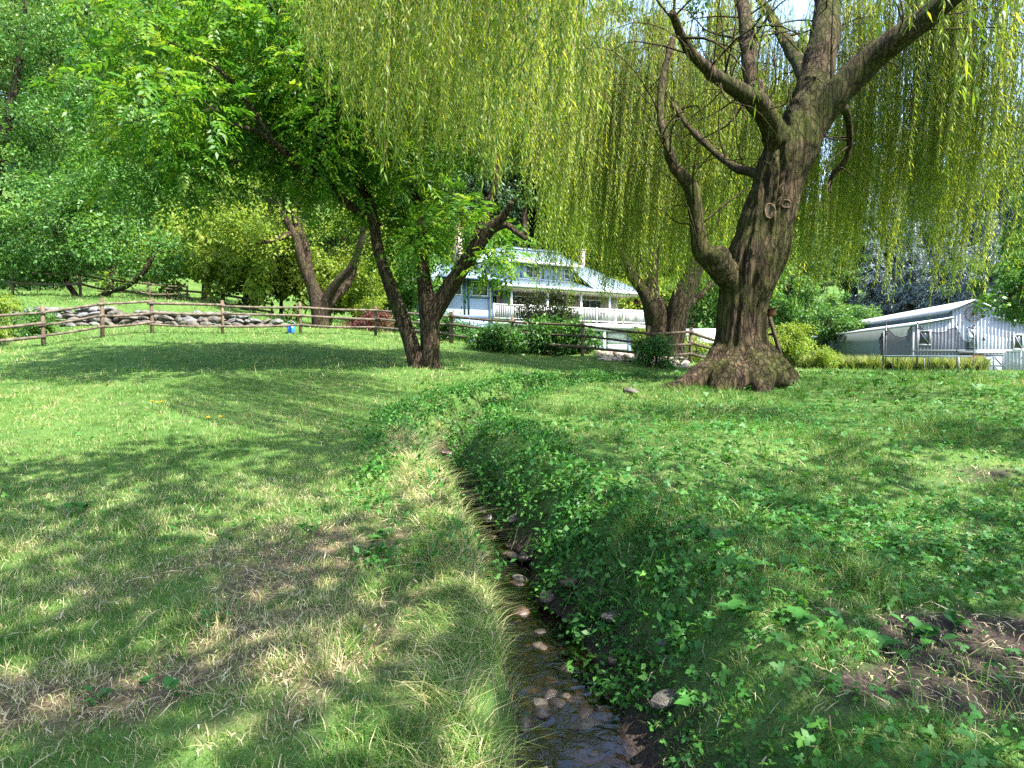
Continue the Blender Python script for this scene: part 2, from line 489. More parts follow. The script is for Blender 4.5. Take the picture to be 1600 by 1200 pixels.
def attr(name):
    a = N.new('ShaderNodeAttribute'); a.attribute_name = name; return a.outputs['Fac']


def mixc(f, a, b):
    m_ = N.new('ShaderNodeMix'); m_.data_type = 'RGBA'; L.new(f, m_.inputs['Factor']); L.new(a, m_.inputs['A']); L.new(b, m_.inputs['B']); return m_.outputs['Result']


c = mixc(attr('dry'), turf, dry); c = mixc(attr('bank'), c, soil); c = mixc(attr('dirt'), c, soil)
p = N.new('ShaderNodeBsdfPrincipled'); p.inputs['Roughness'].default_value = .95; p.inputs['Specular IOR Level'].default_value = .1
L.new(c, p.inputs['Base Color'])
b = N.new('ShaderNodeBump'); b.inputs['Strength'].default_value = .8; b.inputs['Distance'].default_value = .03
L.new(n2.outputs['Fac'], b.inputs['Height']); L.new(b.outputs[0], p.inputs['Normal'])
out_surface(nt, p.outputs[0])
M['ground'] = gm
ny_, nx_ = GX.shape
I = (np.arange(ny_ - 1)[:, None] * nx_ + np.arange(nx_ - 1)[None, :]).ravel()
g_me = np_mesh('ground', np.c_[GX.ravel(), GY.ravel(), GZ.ravel()], np.c_[I, I + 1, I + 1 + nx_, I + nx_], gm, None, True,
               {'dirt': DIRT.ravel(), 'dry': DRY.ravel(), 'bank': BANK.ravel()})
ground = obj_props(mobj('ground', g_me), kind='structure')

# water
wm, nt, N, L = new_mat('stream_water')
tb = N.new('ShaderNodeBsdfTransparent'); tb.inputs[0].default_value = (.45, .37, .27, 1)
gl = N.new('ShaderNodeBsdfGlossy'); gl.inputs['Roughness'].default_value = .04; gl.inputs[0].default_value = (.95, .97, 1, 1)
fr = N.new('ShaderNodeFresnel'); fr.inputs[0].default_value = 1.6
tc = N.new('ShaderNodeTexCoord'); nn = N.new('ShaderNodeTexNoise'); nn.inputs['Scale'].default_value = 9; nn.inputs['Detail'].default_value = 4; nn.inputs['Distortion'].default_value = 1.2
L.new(tc.outputs['Object'], nn.inputs['Vector'])
b = N.new('ShaderNodeBump'); b.inputs['Strength'].default_value = .2; b.inputs['Distance'].default_value = .04
L.new(nn.outputs['Fac'], b.inputs['Height']); L.new(b.outputs[0], gl.inputs['Normal']); L.new(b.outputs[0], fr.inputs['Normal'])
mx = N.new('ShaderNodeMixShader'); L.new(fr.outputs[0], mx.inputs[0]); L.new(tb.outputs[0], mx.inputs[1]); L.new(gl.outputs[0], mx.inputs[2])
out_surface(nt, mx.outputs[0])
S = STREAM[:146]; D = unit(np.gradient(S[:, :2], axis=0)); Nn = np.c_[D[:, 1], -D[:, 0]]
cols = np.linspace(-.36, .36, 9)
zs = np.array([S[i, 2] for i in range(len(S))])
zs = zs + .035 * (np.floor(np.arange(len(S)) / 9) * 9 - np.arange(len(S))) * 0
WV = np.concatenate([np.c_[S[:, 0] + Nn[:, 0] * c_, S[:, 1] + Nn[:, 1] * c_, zs + (fbm(S[:, 0] * 8 + c_ * 30, S[:, 1] * 8, 77) - .5) * .02] for c_ in cols])
n_ = len(S); Fw = []
for k in range(len(cols) - 1):
    i = np.arange(n_ - 1); Fw.append(np.c_[k * n_ + i, (k + 1) * n_ + i, (k + 1) * n_ + i + 1, k * n_ + i + 1])
obj_props(mobj('stream_water', np_mesh('stream_water', WV, [np.concatenate(Fw)], wm, None, True)), kind='structure')


# ------------------------------------------------------------------ stones
def stone_mesh(name, mat, seed, sub=2, flat=.65, angular=False):
    r = np.random.default_rng(seed)
    bm = bmesh.new(); bmesh.ops.create_icosphere(bm, subdivisions=sub, radius=.5)
    ks = r.normal(size=(5, 3)); ks = ks / np.linalg.norm(ks, axis=1)[:, None]
    cut = r.uniform(.28, .42, 5)
    for v in bm.verts:
        p_ = np.array(v.co)
        for k, c_ in zip(ks, cut):
            d_ = p_ @ k
            if d_ > c_: p_ = p_ - k * (d_ - c_) * .8
        p_ = p_ * (1 + .07 * r.normal())
        p_[2] *= flat
        v.co = p_
    me = bpy.data.meshes.new(name); bm.to_mesh(me); bm.free()
    me.materials.append(mat)
    if not angular: me.polygons.foreach_set('use_smooth', np.ones(len(me.polygons), bool))
    return me


BED_STONES = [stone_mesh('stone', M['stone_wet' if i < 5 else ('stone_rust' if i < 6 else 'stone')], 100 + i) for i in range(8)]
BED_STONES[6] = stone_mesh('stone', M['stone'], 131, angular=True)


def put_stone(parent, me, x, y, z, s, r, squash=1.0):
    o = bpy.data.objects.new('stone', me); link(o, parent)
    o.location = (x, y, z); o.scale = (s * r.uniform(.8, 1.3), s * r.uniform(.75, 1.1), s * squash * r.uniform(.7, 1.1))
    o.rotation_euler = (r.uniform(-.25, .25), r.uniform(-.25, .25), r.uniform(0, 6.28)); return o


r_ = np.random.default_rng(5)
bed = bpy.data.objects.new('stream_bed', None); link(bed); obj_props(bed, kind='structure')
idx = np.r_[r_.integers(20, 75, 170), r_.integers(75, 118, 70)]
side = r_.normal(.02, .17, len(idx)); sz = .05 + .13 * r_.random(len(idx)) ** 1.8
X = STREAM[idx, 0] + side; Yy = STREAM[idx, 1] + r_.normal(0, .05, len(idx)); Z = H(X, Yy)
for i in range(len(idx)):
    put_stone(bed, BED_STONES[r_.integers(0, 8)], X[i], Yy[i], Z[i] + sz[i] * .28, sz[i], r_)
# larger stones lying on the banks
bank_st = [(958, 1012, 4.75, .17), (962, 1048, 4.5, .13), (1050, 1090, 3.75, .18), (1075, 945, 4.9, .12), (745, 835, 6.6, .24), (720, 825, 6.7, .22), (828, 618, 15.6, .40), (690, 812, 6.4, .16), (985, 630, 12.6, .32), (920, 1085, 4.1, .12),
           (905, 1115, 3.95, .14), (1040, 470 + 560, 4.2, .1)]
for px, py, Y, s in bank_st:
    x = (px - 800) / F * Y
    put_stone(bed, BED_STONES[6 if s > .16 else r_.integers(4, 8)], x, Y, gz(x, Y) + s * .12, s, r_)

# dry stone wall on the left
wall_me = [stone_mesh('stone', M['stone'], 200 + i, flat=.8, angular=True) for i in range(5)] + [stone_mesh('stone', M['stone_pale'], 210 + i, flat=.6, angular=True) for i in range(4)]
wx, wy = WALL_LINE[:, 0], WALL_LINE[:, 1]
wall_base = H(wx, wy - .35)
wall_top = np.interp(wx, [pt(p_, 500, 28)[0] for p_ in (-100, 40, 150, 300, 400, 455)], [pt(0, 488, 26.5)[2], pt(0, 486, 27)[2], pt(0, 484, 28)[2], pt(0, 487, 29)[2], pt(0, 499, 30)[2], pt(0, 514, 30.5)[2]])
sw = thing('stone_wall', 'low dry stone retaining wall behind the rail fence on the left', 'wall', (wx[30], wy[30], wall_base[30]))
cum = np.r_[0, np.cumsum(np.hypot(np.diff(wx), np.diff(wy)))]
row = 0; nst = 0
while row < 6:
    s_ = r_.uniform(0, .3)
    while s_ < cum[-1]:
        w_ = r_.uniform(.24, .60) * (1.05 if row < 3 else .95)
        x, y = np.interp(s_, cum, wx), np.interp(s_, cum, wy)
        zb, zt = np.interp(s_, cum, wall_base), np.interp(s_, cum, wall_top)
        hrow = .20
        z = zb + (row + .4) * hrow
        if z < zt + .02 and nst < 300:
            top = z + hrow > zt - .05
            me = wall_me[r_.integers(5, 9)] if (top and r_.random() < .75) else wall_me[r_.integers(0, 6)]
            o = bpy.data.objects.new('stone', me); link(o, sw)
            o.location = (x - wx[30] + r_.normal(0, .03), y - wy[30] + row * .05 + r_.normal(0, .04), z - wall_base[30])
            o.scale = (w_ * 1.35, .55, hrow * r_.uniform(1.5, 2.7)); o.rotation_euler = (r_.normal(0, .15), r_.normal(0, .25), .18 + r_.normal(0, .2)); nst += 1
        s_ += w_ * 1.0
    row += 1
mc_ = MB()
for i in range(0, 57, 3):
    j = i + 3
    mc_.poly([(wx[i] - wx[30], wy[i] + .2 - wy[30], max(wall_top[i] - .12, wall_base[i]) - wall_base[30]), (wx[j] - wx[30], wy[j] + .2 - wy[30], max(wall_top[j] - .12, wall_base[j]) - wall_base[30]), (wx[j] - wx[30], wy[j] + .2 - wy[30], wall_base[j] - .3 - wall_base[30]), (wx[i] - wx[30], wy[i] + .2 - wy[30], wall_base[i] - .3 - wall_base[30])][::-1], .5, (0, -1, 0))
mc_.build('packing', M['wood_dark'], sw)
# rubble at the foot of the right hand fence
r2 = np.random.default_rng(9)
mbv, mbf, nn0 = [], [], 0
base_v = np.array([v.co[:] for v in wall_me[0].vertices]); base_f = np.array([p_.vertices[:] for p_ in wall_me[0].polygons])
for i in range(170):
    px = r2.uniform(935, 1075); Y = r2.uniform(23.0, 25.2)
    x = (px - 800) / F * Y; s = r2.uniform(.10, .3)
    mbv.append(base_v * s * r2.uniform(.7, 1.3, 3) + [x, Y, gz(x, Y) + s * .1]); mbf.append(base_f + nn0); nn0 += len(base_v)
obj_props(mobj('rubble', np_mesh('rubble', np.concatenate(mbv), [np.concatenate(mbf)], plain_mat('rubble', (.42, .33, .28), .9, .2, var=.35, scale=2, bump=.4))),
          'loose brownish rubble piled along the foot of the fence below the house', 'rubble', kind='stuff')


# ------------------------------------------------------------------ rail fences
def fence(label, posts, rails, ph=1.25, pr=.065, rr=.05, rmat='wood_rail', loc=None, gap=()):
    P = [ground_at(px, Y) for px, Y in posts]
    t = thing('rail_fence', label, 'fence', P[0]); o0 = P[0]
    r = np.random.default_rng(int(posts[0][0] * 7 + 900))
    for p_ in P:
        m_ = MB(); lean = r.normal(0, .02, 2)
        hh = ph * r.uniform(.96, 1.06)
        m_.tube([p_ + [0, 0, -.3], p_ + [lean[0] * .5, lean[1] * .5, hh * .5], p_ + [lean[0], lean[1], hh - .02], p_ + [lean[0], lean[1], hh]], [pr * 1.05, pr, pr * .95, pr * .6], 8)
        m_.build('post', M['wood_post'], t, off=o0)
    for i in range(len(P) - 1):
        for h_ in rails:
            a, b_ = P[i] + [0, -pr, h_ + r.normal(0, .025)], P[i + 1] + [0, -pr, h_ + r.normal(0, .025)]
            d_ = (b_ - a) / np.linalg.norm(b_ - a)
            mid = (a + b_) / 2 + [0, 0, r.normal(-.02, .02)]
            m_ = MB(); m_.tube(spline([a - d_ * .12, mid, b_ + d_ * .12], 7), rr * r.uniform(.85, 1.15), 6)
            m_.build('rail', M[rmat], t, off=o0)
    return t


fence('weathered split rail fence running across the lawn from the left edge to the walnut tree', [(-45, 20.5), (68, 21.5), (160, 22.5), (238, 24), (348, 26), (470, 27.5), (587, 28.5), (704, 27)], (.35, .72, 1.06))
fence('dark rail fence dropping downhill past the shrubs to the big willow trunk', [(706, 26.8), (800, 25.7), (910, 24.6), (1012, 23), (1078, 24.6), (1142, 26.5)], (.34, .70, 1.05), rmat='wood_dark')
fence('short rail fence on the slope behind the stone wall at far left', [(20, 31), (126, 31.5), (172, 34), (234, 36), (293, 39)], (.55, 1.0), ph=1.15, pr=.06)
fence('pale pole fence on the bank behind the stone wall, left of the twisted pale tree', [(262, 34.5), (347, 35), (425, 37)], (.35, .8), ph=.95, pr=.06, rr=.07)


# ------------------------------------------------------------------ foliage helpers
def rand_unit(r, n):
    return unit(r.normal(size=(n, 3)))


def leaf_quads(base, d, n, Ln, Wd, fold=.12, droop=.1):
    """rhombic leaves: returns V (4N,3), F (N,4)"""
    d = unit(d); s = unit(np.cross(d, n)); n = np.cross(s, d)
    Ln = np.asarray(Ln)[:, None] if np.ndim(Ln) else Ln
    Wd = np.asarray(Wd)[:, None] if np.ndim(Wd) else Wd
    mid = base + d * Ln * .42
    V = np.stack([base, mid + s * Wd * .5 + n * Wd * fold, base + d * Ln - n * Ln * droop, mid - s * Wd * .5 + n * Wd * fold], 1).reshape(-1, 3)
    Fq = np.arange(len(V)).reshape(-1, 4)
    return V, Fq


def clump_leaves(r, centers, rad, per, Ln, Wd, up=.6, spread=.6, flatten=.75, shell=.5):
    """leaves scattered through ball-like clumps"""
    n = len(centers) * per
    c = np.repeat(centers, per, 0); rr = np.repeat(np.broadcast_to(rad, (len(centers),)), per)
    o = rand_unit(r, n) * (r.random(n) ** (1 / 3 * (1 - shell) + .15))[:, None]
    pos = c + o * rr[:, None] * np.array([1, 1, flatten])
    nrm = unit(o * .5 + rand_unit(r, n) * spread + np.array([0, 0, up]))
    d = unit(o * .7 + rand_unit(r, n) * .9 + np.array([0, 0, -.25]))
    L_ = Ln * r.uniform(.65, 1.3, n)
    V, Fq = leaf_quads(pos, d, nrm, L_, L_ * (Wd / Ln) * r.uniform(.8, 1.2, n), .1, .12)
    tone = np.repeat(r.normal(0, .13, len(centers)), per)
    rnd = np.clip(r.beta(2.2, 2.6, n) + tone, 0, 1)
    return V, Fq, np.repeat(rnd, 4)


def blob_points(r, blobs, n, shell=.55):
    """points in a union of ellipsoids ((cx,cy,cz),(rx,ry,rz))"""
    vol = np.array([b_[1][0] * b_[1][1] * b_[1][2] for b_ in blobs]) ** .75; k = r.choice(len(blobs), n, p=vol / vol.sum())
    C = np.array([b_[0] for b_ in blobs])[k]; Rr = np.array([b_[1] for b_ in blobs])[k]
    o = rand_unit(r, n) * (r.random(n) ** (.45 * (1 - shell) + .08))[:, None]
    return C + o * Rr


def limbs_world(limbs, Y0):
    """limbs in photo pixels [(px,py,width,dY)...] -> list of (points, radii)"""
    out = []
    for lb in limbs:
        P = np.array([pt(a, b_, Y0 + e) for a, b_, w_, e in lb]); rad = np.array([w_ / 2 / F * (Y0 + e) for a, b_, w_, e in lb])
        Q = spline(np.c_[P, rad], 7 * len(lb)); out.append((Q[:, :3], np.maximum(Q[:, 3], .01)))
    return out


def connect(r, mb, LW, targets, r0=.03, r1=.006, sides=5, wig=.06, arch=.12, maxlen=99.0):
    """thin boughs from the nearest limb to every clump"""
    AP = np.concatenate([q for q, _ in LW]); AR = np.concatenate([q for _, q in LW])
    k0 = np.concatenate([np.linspace(0, 1, len(q)) for q, _ in LW]); ok = k0 > .3
    AP, AR = AP[ok], AR[ok]
    cen = AP.mean(0); order = np.argsort(((np.asarray(targets) - cen) ** 2).sum(1) * r.uniform(.6, 1.4, len(targets)))
    used = np.zeros(len(AP))
    for ti in order:
        t_ = np.asarray(targets)[ti]
        d_ = ((AP - t_) ** 2 * np.array([1, 1, 1.6])).sum(1) * np.where(AP[:, 2] > t_[2] + .5, 2.2, 1) * (1 + .5 * used) * np.where(AR < r1 * 1.5, 1.6, 1)
        i = int(np.argmin(d_ * r.uniform(.7, 1.4, len(d_)))); a = AP[i]
        ln = np.linalg.norm(t_ - a)
        if ln > maxlen: continue
        used[max(0, i - 1):i + 2] += 1
        m1 = a + (t_ - a) * .3 + np.array([0, 0, ln * arch]) + r.normal(0, wig, 3) * ln
        m2 = a + (t_ - a) * .68 + np.array([0, 0, ln * arch * .7]) + r.normal(0, wig, 3) * ln
        rr = min(max(r0 * (ln / 3) ** .8, r1 * 1.6), AR[i] * .7)
        Q = spline([a, m1, m2, t_], 8); Rq = np.maximum(np.linspace(rr, r1, 8), .004)
        mb.tube(Q, Rq, sides, cap=False)
        AP = np.vstack([AP, Q[2:]]); AR = np.r_[AR, Rq[2:]]; used = np.r_[used, np.zeros(6)]


def compound_leaves(r, base, d, nleaf=9, Lr=.36, Ll=.11, Wl=.045):
    """pinnate leaves: base (N,3), rachis direction d"""
    n = len(base); d = unit(d); up = np.array([0, 0, 1.]) + r.normal(0, .25, (n, 3)); s = unit(np.cross(d, up)); nr = np.cross(s, d)
    scale = r.uniform(.7, 1.25, n)[:, None]
    Vs, tone = [], np.clip(r.beta(2.2, 2.4, n), 0, 1); rn = []
    for k in range(nleaf):
        t = .25 + .75 * (k // 2 + 1) / ((nleaf + 1) // 2); sg = 1 if k % 2 else -1
        p_ = base + d * t * Lr * scale - np.array([0, 0, 1.]) * (t ** 2 * Lr * .35) * scale
        if k == nleaf - 1: ld = d - np.array([0, 0, .5])
        else: ld = s * sg * 1.0 + d * .45 - np.array([0, 0, .30])
        V, _ = leaf_quads(p_, ld + r.normal(0, .12, (n, 3)), nr + r.normal(0, .2, (n, 3)), (Ll * scale[:, 0]) * r.uniform(.8, 1.2, n), (Wl * scale[:, 0]) * r.uniform(.85, 1.15, n), .1, .14)
        Vs.append(V); rn.append(np.repeat(np.clip(tone + r.normal(0, .08, n), 0, 1), 4))
    V = np.concatenate(Vs); return V, np.arange(len(V)).reshape(-1, 4), np.concatenate(rn)


def leaf_object(name, parts, mat, parent, off):
    V = []; Fq = []; rn = []; n = 0
    for v, f, q in parts:
        V.append(v); Fq.append(f + n); rn.append(q); n += len(v)
    me = np_mesh(name, np.concatenate(V) - np.asarray(off), [np.concatenate(Fq)], mat, np.concatenate(rn))
    o = mobj(name, me, parent); return o


def remeshed(mb, name, mat, voxel, parent, off, bark=.03, seed=0):
    """fuse limb tubes to one skin and roughen it along the grain"""
    V = np.concatenate(mb.V) - np.asarray(off)
    me = np_mesh(name, V, [np.array(v) for v in mb.Fc.values()], mat)
    o = mobj(name, me, parent)
    md = o.modifiers.new('r', 'REMESH'); md.mode = 'VOXEL'; md.voxel_size = voxel
    dg = bpy.context.evaluated_depsgraph_get(); dg.update()
    ev = bpy.data.meshes.new_from_object(o.evaluated_get(dg))
    o.modifiers.clear(); o.data = ev; bpy.data.meshes.remove(me)
    ev.name = name
    n = len(ev.vertices); co = np.empty(n * 3, np.float32); ev.vertices.foreach_get('co', co); co = co.reshape(-1, 3).astype(float)
    no = np.empty(n * 3, np.float32); ev.vertices.foreach_get('normal', no); no = no.reshape(-1, 3)
    a = np.arctan2(co[:, 1] - .2, co[:, 0] - .35 * co[:, 2] * .4)
    wob = fbm(a * 2, co[:, 2] * 1.3, 61, 2) * 1.6
    ridge = 1 - np.abs(2 * vnoise(a * 6.5 + wob, co[:, 2] * .8, 60 + seed) - 1) * 1.3 - .25 * np.abs(2 * vnoise(a * 15 + wob * 2, co[:, 2] * 2.2, 64) - 1)
    fine = fbm(a * 17 + co[:, 2] * .6, co[:, 2] * 3.1, 70 + seed, 3) - .5
    big = fbm(co[:, 0] * 1.6 + co[:, 1] * 1.1, co[:, 2] * 1.5, 80 + seed, 2) - .5
    co += no * ((ridge - .6) * bark + fine * bark * .7 + big * bark * 2.2)[:, None]
    ev.vertices.foreach_set('co', co.astype(np.float32).ravel())
    ev.polygons.foreach_set('use_smooth', np.ones(len(ev.polygons), bool))
    if not ev.materials: ev.materials.append(mat)
    ev.update(); return o


# ------------------------------------------------------------------ weeping willows
def willow_strands(r, anchors, bottoms, outd, per=14, spread=.34, step=.046, Ln=.15, Wd=.020, twig=.0065):
    """hanging tassels below each anchor; returns leaf and twig geometry"""
    n = len(anchors) * per
    A = np.repeat(anchors, per, 0) + r.normal(0, spread, (n, 3)) * [1, 1, .9]
    Bz = np.repeat(bottoms, per) + r.normal(0, .38, n) + np.abs(r.normal(0, .45, n)); O = np.repeat(outd, per, 0) + r.normal(0, .35, (n, 3))
    O[:, 2] = 0
    ln = np.clip(A[:, 2] - Bz, .5, 5.8) * (1 - .55 * r.random(n) ** 2.2)
    ph = r.uniform(0, 6.28, n); amp = r.uniform(.03, .26, n)
    wind = np.array([-.05, .02, 0])

    def path(t, i):  # t in 0..1
        hz = (1 - np.exp(-t * 4)) * .35
        sw_ = np.sin(ph[i] + t * 5) * amp[i] * t
        return A[i] + O[i] * hz[:, None] + np.c_[np.cos(ph[i]) * sw_, np.sin(ph[i]) * sw_, -t * ln[i] + .12 * np.sin(np.minimum(t * 6, 3.14))] + wind * (t * ln[i])[:, None]
    cnt = np.maximum((ln / step).astype(int), 6)
    i = np.repeat(np.arange(n), cnt); off = np.r_[0, np.cumsum(cnt)[:-1]]
    j = np.arange(len(i)) - np.repeat(off, cnt); t = (j + r.uniform(0, 1, len(i))) / cnt[i]
    P = path(t, i)
    kp = (P[:, 2] < EYE + .60 * P[:, 1]) | (r.random(len(i)) < .4)   # crown top is sparser
    i, j, t, P = i[kp], j[kp], t[kp], P[kp]
    az = j * 2.4 + ph[i] + r.normal(0, .5, len(i))
    d = np.c_[np.cos(az), np.sin(az), np.full(len(i), 0.)] * r.uniform(.3, .85, len(i))[:, None] + np.array([0, 0, -.8])
    V, Fq = leaf_quads(P, d, rand_unit(r, len(i)) + np.c_[np.cos(az), np.sin(az), np.full(len(i), .9)], Ln * r.uniform(.6, 1.25, len(i)), Wd * r.uniform(.8, 1.25, len(i)), .08, .16)
    tone = (np.repeat(r.normal(0, .16, len(anchors)), per) + r.normal(0, .07, n))[i]
    rn = np.repeat(np.clip(r.beta(2.3, 2.5, len(i)) + tone, 0, 1), 4)
    # twigs: three sided tubes
    K = 4; TV = []
    ids = np.arange(n)
    pts = np.stack([path(np.full(n, q), ids) for q in np.linspace(0, .97, K)], 1)
    for a in (0, 2.09, 4.19):
        rad = np.linspace(twig, twig * .4, K)[None, :, None]
        TV.append(pts + np.array([math.cos(a), math.sin(a), 0]) * rad)
    TV = np.stack(TV, 2).reshape(-1, 3)
    b0 = (np.arange(n)[:, None] * K + np.arange(K - 1)[None, :]).ravel() * 3
    TF = np.concatenate([np.c_[b0 + s, b0 + (s + 1) % 3, b0 + 3 + (s + 1) % 3, b0 + 3 + s] for s in range(3)])
    return (V, Fq, rn), (TV, TF)


WY = 14.0
W_LIMBS = [
    [(1152, 620, 140, 0), (1152, 592, 126, 0), (1154, 570, 104, 0), (1156, 530, 82, 0), (1159, 480, 76, 0), (1174, 428, 84, 0), (1188, 385, 84, 0), (1200, 340, 82, 0), (1214, 292, 76, 0), (1233, 245, 72, 0), (1250, 205, 70, 0), (1262, 170, 58, 0), (1275, 125, 48, .2), (1284, 85, 44, .4)],
    [(1250, 205, 60, 0), (1264, 165, 54, 0), (1276, 115, 48, .2), (1287, 60, 44, .5), (1292, 0, 38, .9), (1285, -60, 30, 1.3), (1262, -130, 20, 2)],
    [(1244, 225, 60, 0), (1280, 178, 54, -.1), (1318, 135, 46, -.3), (1358, 95, 42, -.5), (1405, 58, 38, -.8), (1470, 8, 32, -1.2), (1550, -50, 22, -1.8)],
    [(1232, 245, 48, 0), (1208, 200, 38, -.3), (1188, 165, 32, -.6), (1160, 145, 28, -1.0), (1132, 128, 22, -1.5), (1105, 108, 18, -2.0), (1072, 70, 15, -2.6), (1050, 20, 12, -3.2)],
    [(1196, 178, 30, -.4), (1178, 140, 25, -.1), (1170, 100, 23, .1), (1168, 60, 22, .4), (1160, 10, 18, .9), (1140, -50, 13, 1.6)],
    [(1158, 462, 46, 0), (1136, 430, 42, -.2), (1114, 410, 36, -.35), (1096, 392, 30, -.4), (1090, 360, 24, -.45), (1086, 325, 24, -.5), (1080, 295, 24, -.5), (1066, 275, 20, -.5), (1052, 258, 17, -.4), (1042, 225, 14, -.3), (1032, 180, 12, 0), (1036, 120, 10, .4), (1052, 60, 8, .8)],
    [(1132, 438, 34, -.3), (1122, 408, 42, -.5), (1117, 402, 30, -.6), (1112, 398, 10, -.65)],
    [(1215, 300, 26, .3), (1182, 272, 17, 1.4), (1150, 262, 13, 2.4), (1110, 232, 10, 3.6), (1070, 190, 8, 4.6), (1040, 140, 6, 5.4), (1020, 80, 4, 6)],
    [(1300, 160, 34, .2), (1322, 175, 13, .6), (1328, 215, 10, .9), (1322, 250, 9, 1.1), (1300, 275, 7, 1.2), (1296, 300, 5, 1.3)],
    [(1250, 190, 50, .4), (1262, 140, 30, 2.0), (1250, 100, 24, 3.4), (1225, 60, 18, 4.8), (1195, 10, 13, 5.8), (1150, -50, 8, 6.6)],
    # roots
    [(1132, 550, 46, -.1), (1110, 582, 48, -.3), (1088, 597, 46, -.55), (1062, 604, 32, -.8), (1036, 608, 14, -1.0)],
    [(1150, 555, 44, -.3), (1140, 590, 64, -.7), (1128, 606, 44, -1.0), (1118, 618, 20, -1.3)],
    [(1178, 545, 46, -.2), (1204, 578, 46, -.45), (1222, 594, 44, -.6), (1240, 602, 22, -.8)],
    [(1168, 555, 44, -.3), (1180, 592, 56, -.75), (1190, 606, 34, -1.05), (1196, 620, 16, -1.3)],
    [(1185, 550, 40, .3), (1225, 582, 36, .6), (1246, 592, 18, .8)],
]
wb = ground_at(1155, WY)
willow = thing('weeping_willow', 'huge weeping willow with thick leaning mossy trunk on the right bank', 'tree', wb)
LW = limbs_world(W_LIMBS, WY)
mb = MB()
for i, (q, rad) in enumerate(LW):
    mb.tube(q, rad, 18 if i in (0, 1, 2) else 12)
trunk_o = remeshed(mb, 'trunk', M['bark_willow'], .040, willow, wb, .06, 1)
rw = np.random.default_rng(11)
cx, cy = 5.0, 14.0
A_, B_, O_ = [], [], []
tries = 0
while len(A_) < 390 and tries < 20000:
    tries += 1
    th = rw.uniform(0, 6.283) if len(A_) < 300 else rw.uniform(.35, 2.4); rr = 8.6 * rw.uniform(.30, 1.0) ** .55
    x, y = cx + rr * math.cos(th) * 1.02, cy + rr * math.sin(th) * 1.0
    q = rr / 8.6
    zt = 6.6 + 5.6 * math.sqrt(max(0, 1 - q * q)) + rw.normal(0, .5)
    px = 800 + F * x / max(y, 1)
    front = y < 11.8
    bz = 3.75 + rw.normal(0, .35) + 1.3 * max(0, .75 - q) * 2
    if y > 16: bz -= .25
    if front and 960 < px < 1430:
        if rw.random() < .8: continue
        bz = EYE + (555 - rw.uniform(-60, 110)) / F * y
    elif px <= 960:
        lim = np.interp(px, [560, 620, 700, 770, 850, 900, 960], [150, 240, 265, 262, 285, 350, 385])
        bz = max(bz, EYE + (555 - lim) / F * y) + rw.uniform(-.1, .35)
    elif px >= 1430 and y < 14:
        if rw.random() < .45: continue
        bz = EYE + (555 - rw.uniform(180, 370)) / F * y
    elif 960 < px < 1430 and q < .62 and y < 15:
        if rw.random() < .65: continue
        bz = zt - rw.uniform(.8, 1.8)
    if y < 5.2: continue
    zt = max(zt, bz + .9)
    A_.append((x, y, zt)); B_.append(bz); O_.append((math.cos(th) * .9, math.sin(th) * .9, 0))
A_, B_, O_ = np.array(A_), np.array(B_), np.array(O_)
lv, tw = willow_strands(rw, A_, B_, O_, per=12, spread=.24)
mbt = MB()
for q, rad in LW[1:10]: mbt.tube(q[3:], np.maximum(rad[3:] * .97, .008), 9)
connect(rw, mbt, LW[1:8] + LW[9:10], A_, .035, .006, sides=4, wig=.10, arch=.16, maxlen=2.8)
def side_twigs(r, mbx, q, rad, n):
    T = unit(np.gradient(q, axis=0))
    for _ in range(n):
        i = int(r.integers(int(len(q) * .25), len(q))); a = q[i]; out = unit(np.cross(T[i], r.normal(size=3)) + T[i] * .5 + np.array([0, 0, .25]))
        ln = r.uniform(.7, 2.4); e_ = unit(out + r.normal(0, .5, 3)); p1 = a + out * ln * .4; p2 = p1 + e_ * ln * .4; p3 = p2 + unit(e_ + [0, 0, -.7]) * ln * .45
        r0_ = min(.028, rad[i] * .5) * r.uniform(.5, 1)
        Q = spline([a, p1, p2, p3], 9); mbx.tube(Q, np.linspace(r0_, .004, 9), 4, cap=False)
        for _k in range(int(r.integers(1, 4))):
            j = int(r.integers(2, 8)); b0_ = Q[j]; d_ = unit(e_ + r.normal(0, .9, 3)); l2 = ln * r.uniform(.3, .6)
            mbx.tube(spline([b0_, b0_ + d_ * l2 * .5, b0_ + d_ * l2 * .8 + [0, 0, -.25 * l2]], 5), np.linspace(r0_ * .5, .003, 5), 3, cap=False)


for li, nt_ in ((1, 14), (2, 16), (3, 26), (4, 20), (5, 16), (7, 18), (8, 5), (9, 12)): side_twigs(rw, mbt, LW[li][0], LW[li][1], nt_)
mbt.build('branches', M['bark_willow'], willow, True, off=wb)
leaf_object('crown', [lv], M['willow_leaf'], willow, wb)
obj_props(mobj('hanging_twigs', np_mesh('hanging_twigs', tw[0] - wb, [tw[1]], M['willow_twig']), willow), kind='stuff')
# healed pruning scars (ring of callus round a dark heart), laid on the bark
from mathutils.bvhtree import BVHTree
_co = [v.co + Vector(wb) for v in trunk_o.data.vertices]
WBVH = BVHTree.FromPolygons(_co, [p_.vertices[:] for p_ in trunk_o.data.polygons])


def on_bark(px, py):
    q = pt(px, py, WY) - np.array([0, 0, EYE]); h_ = WBVH.ray_cast(Vector((0, 0, EYE)), Vector(q).normalized())
    return (np.array(h_[0]), np.array(h_[1])) if h_[0] is not None else (pt(px, py, WY), np.array([0, -1., 0]))


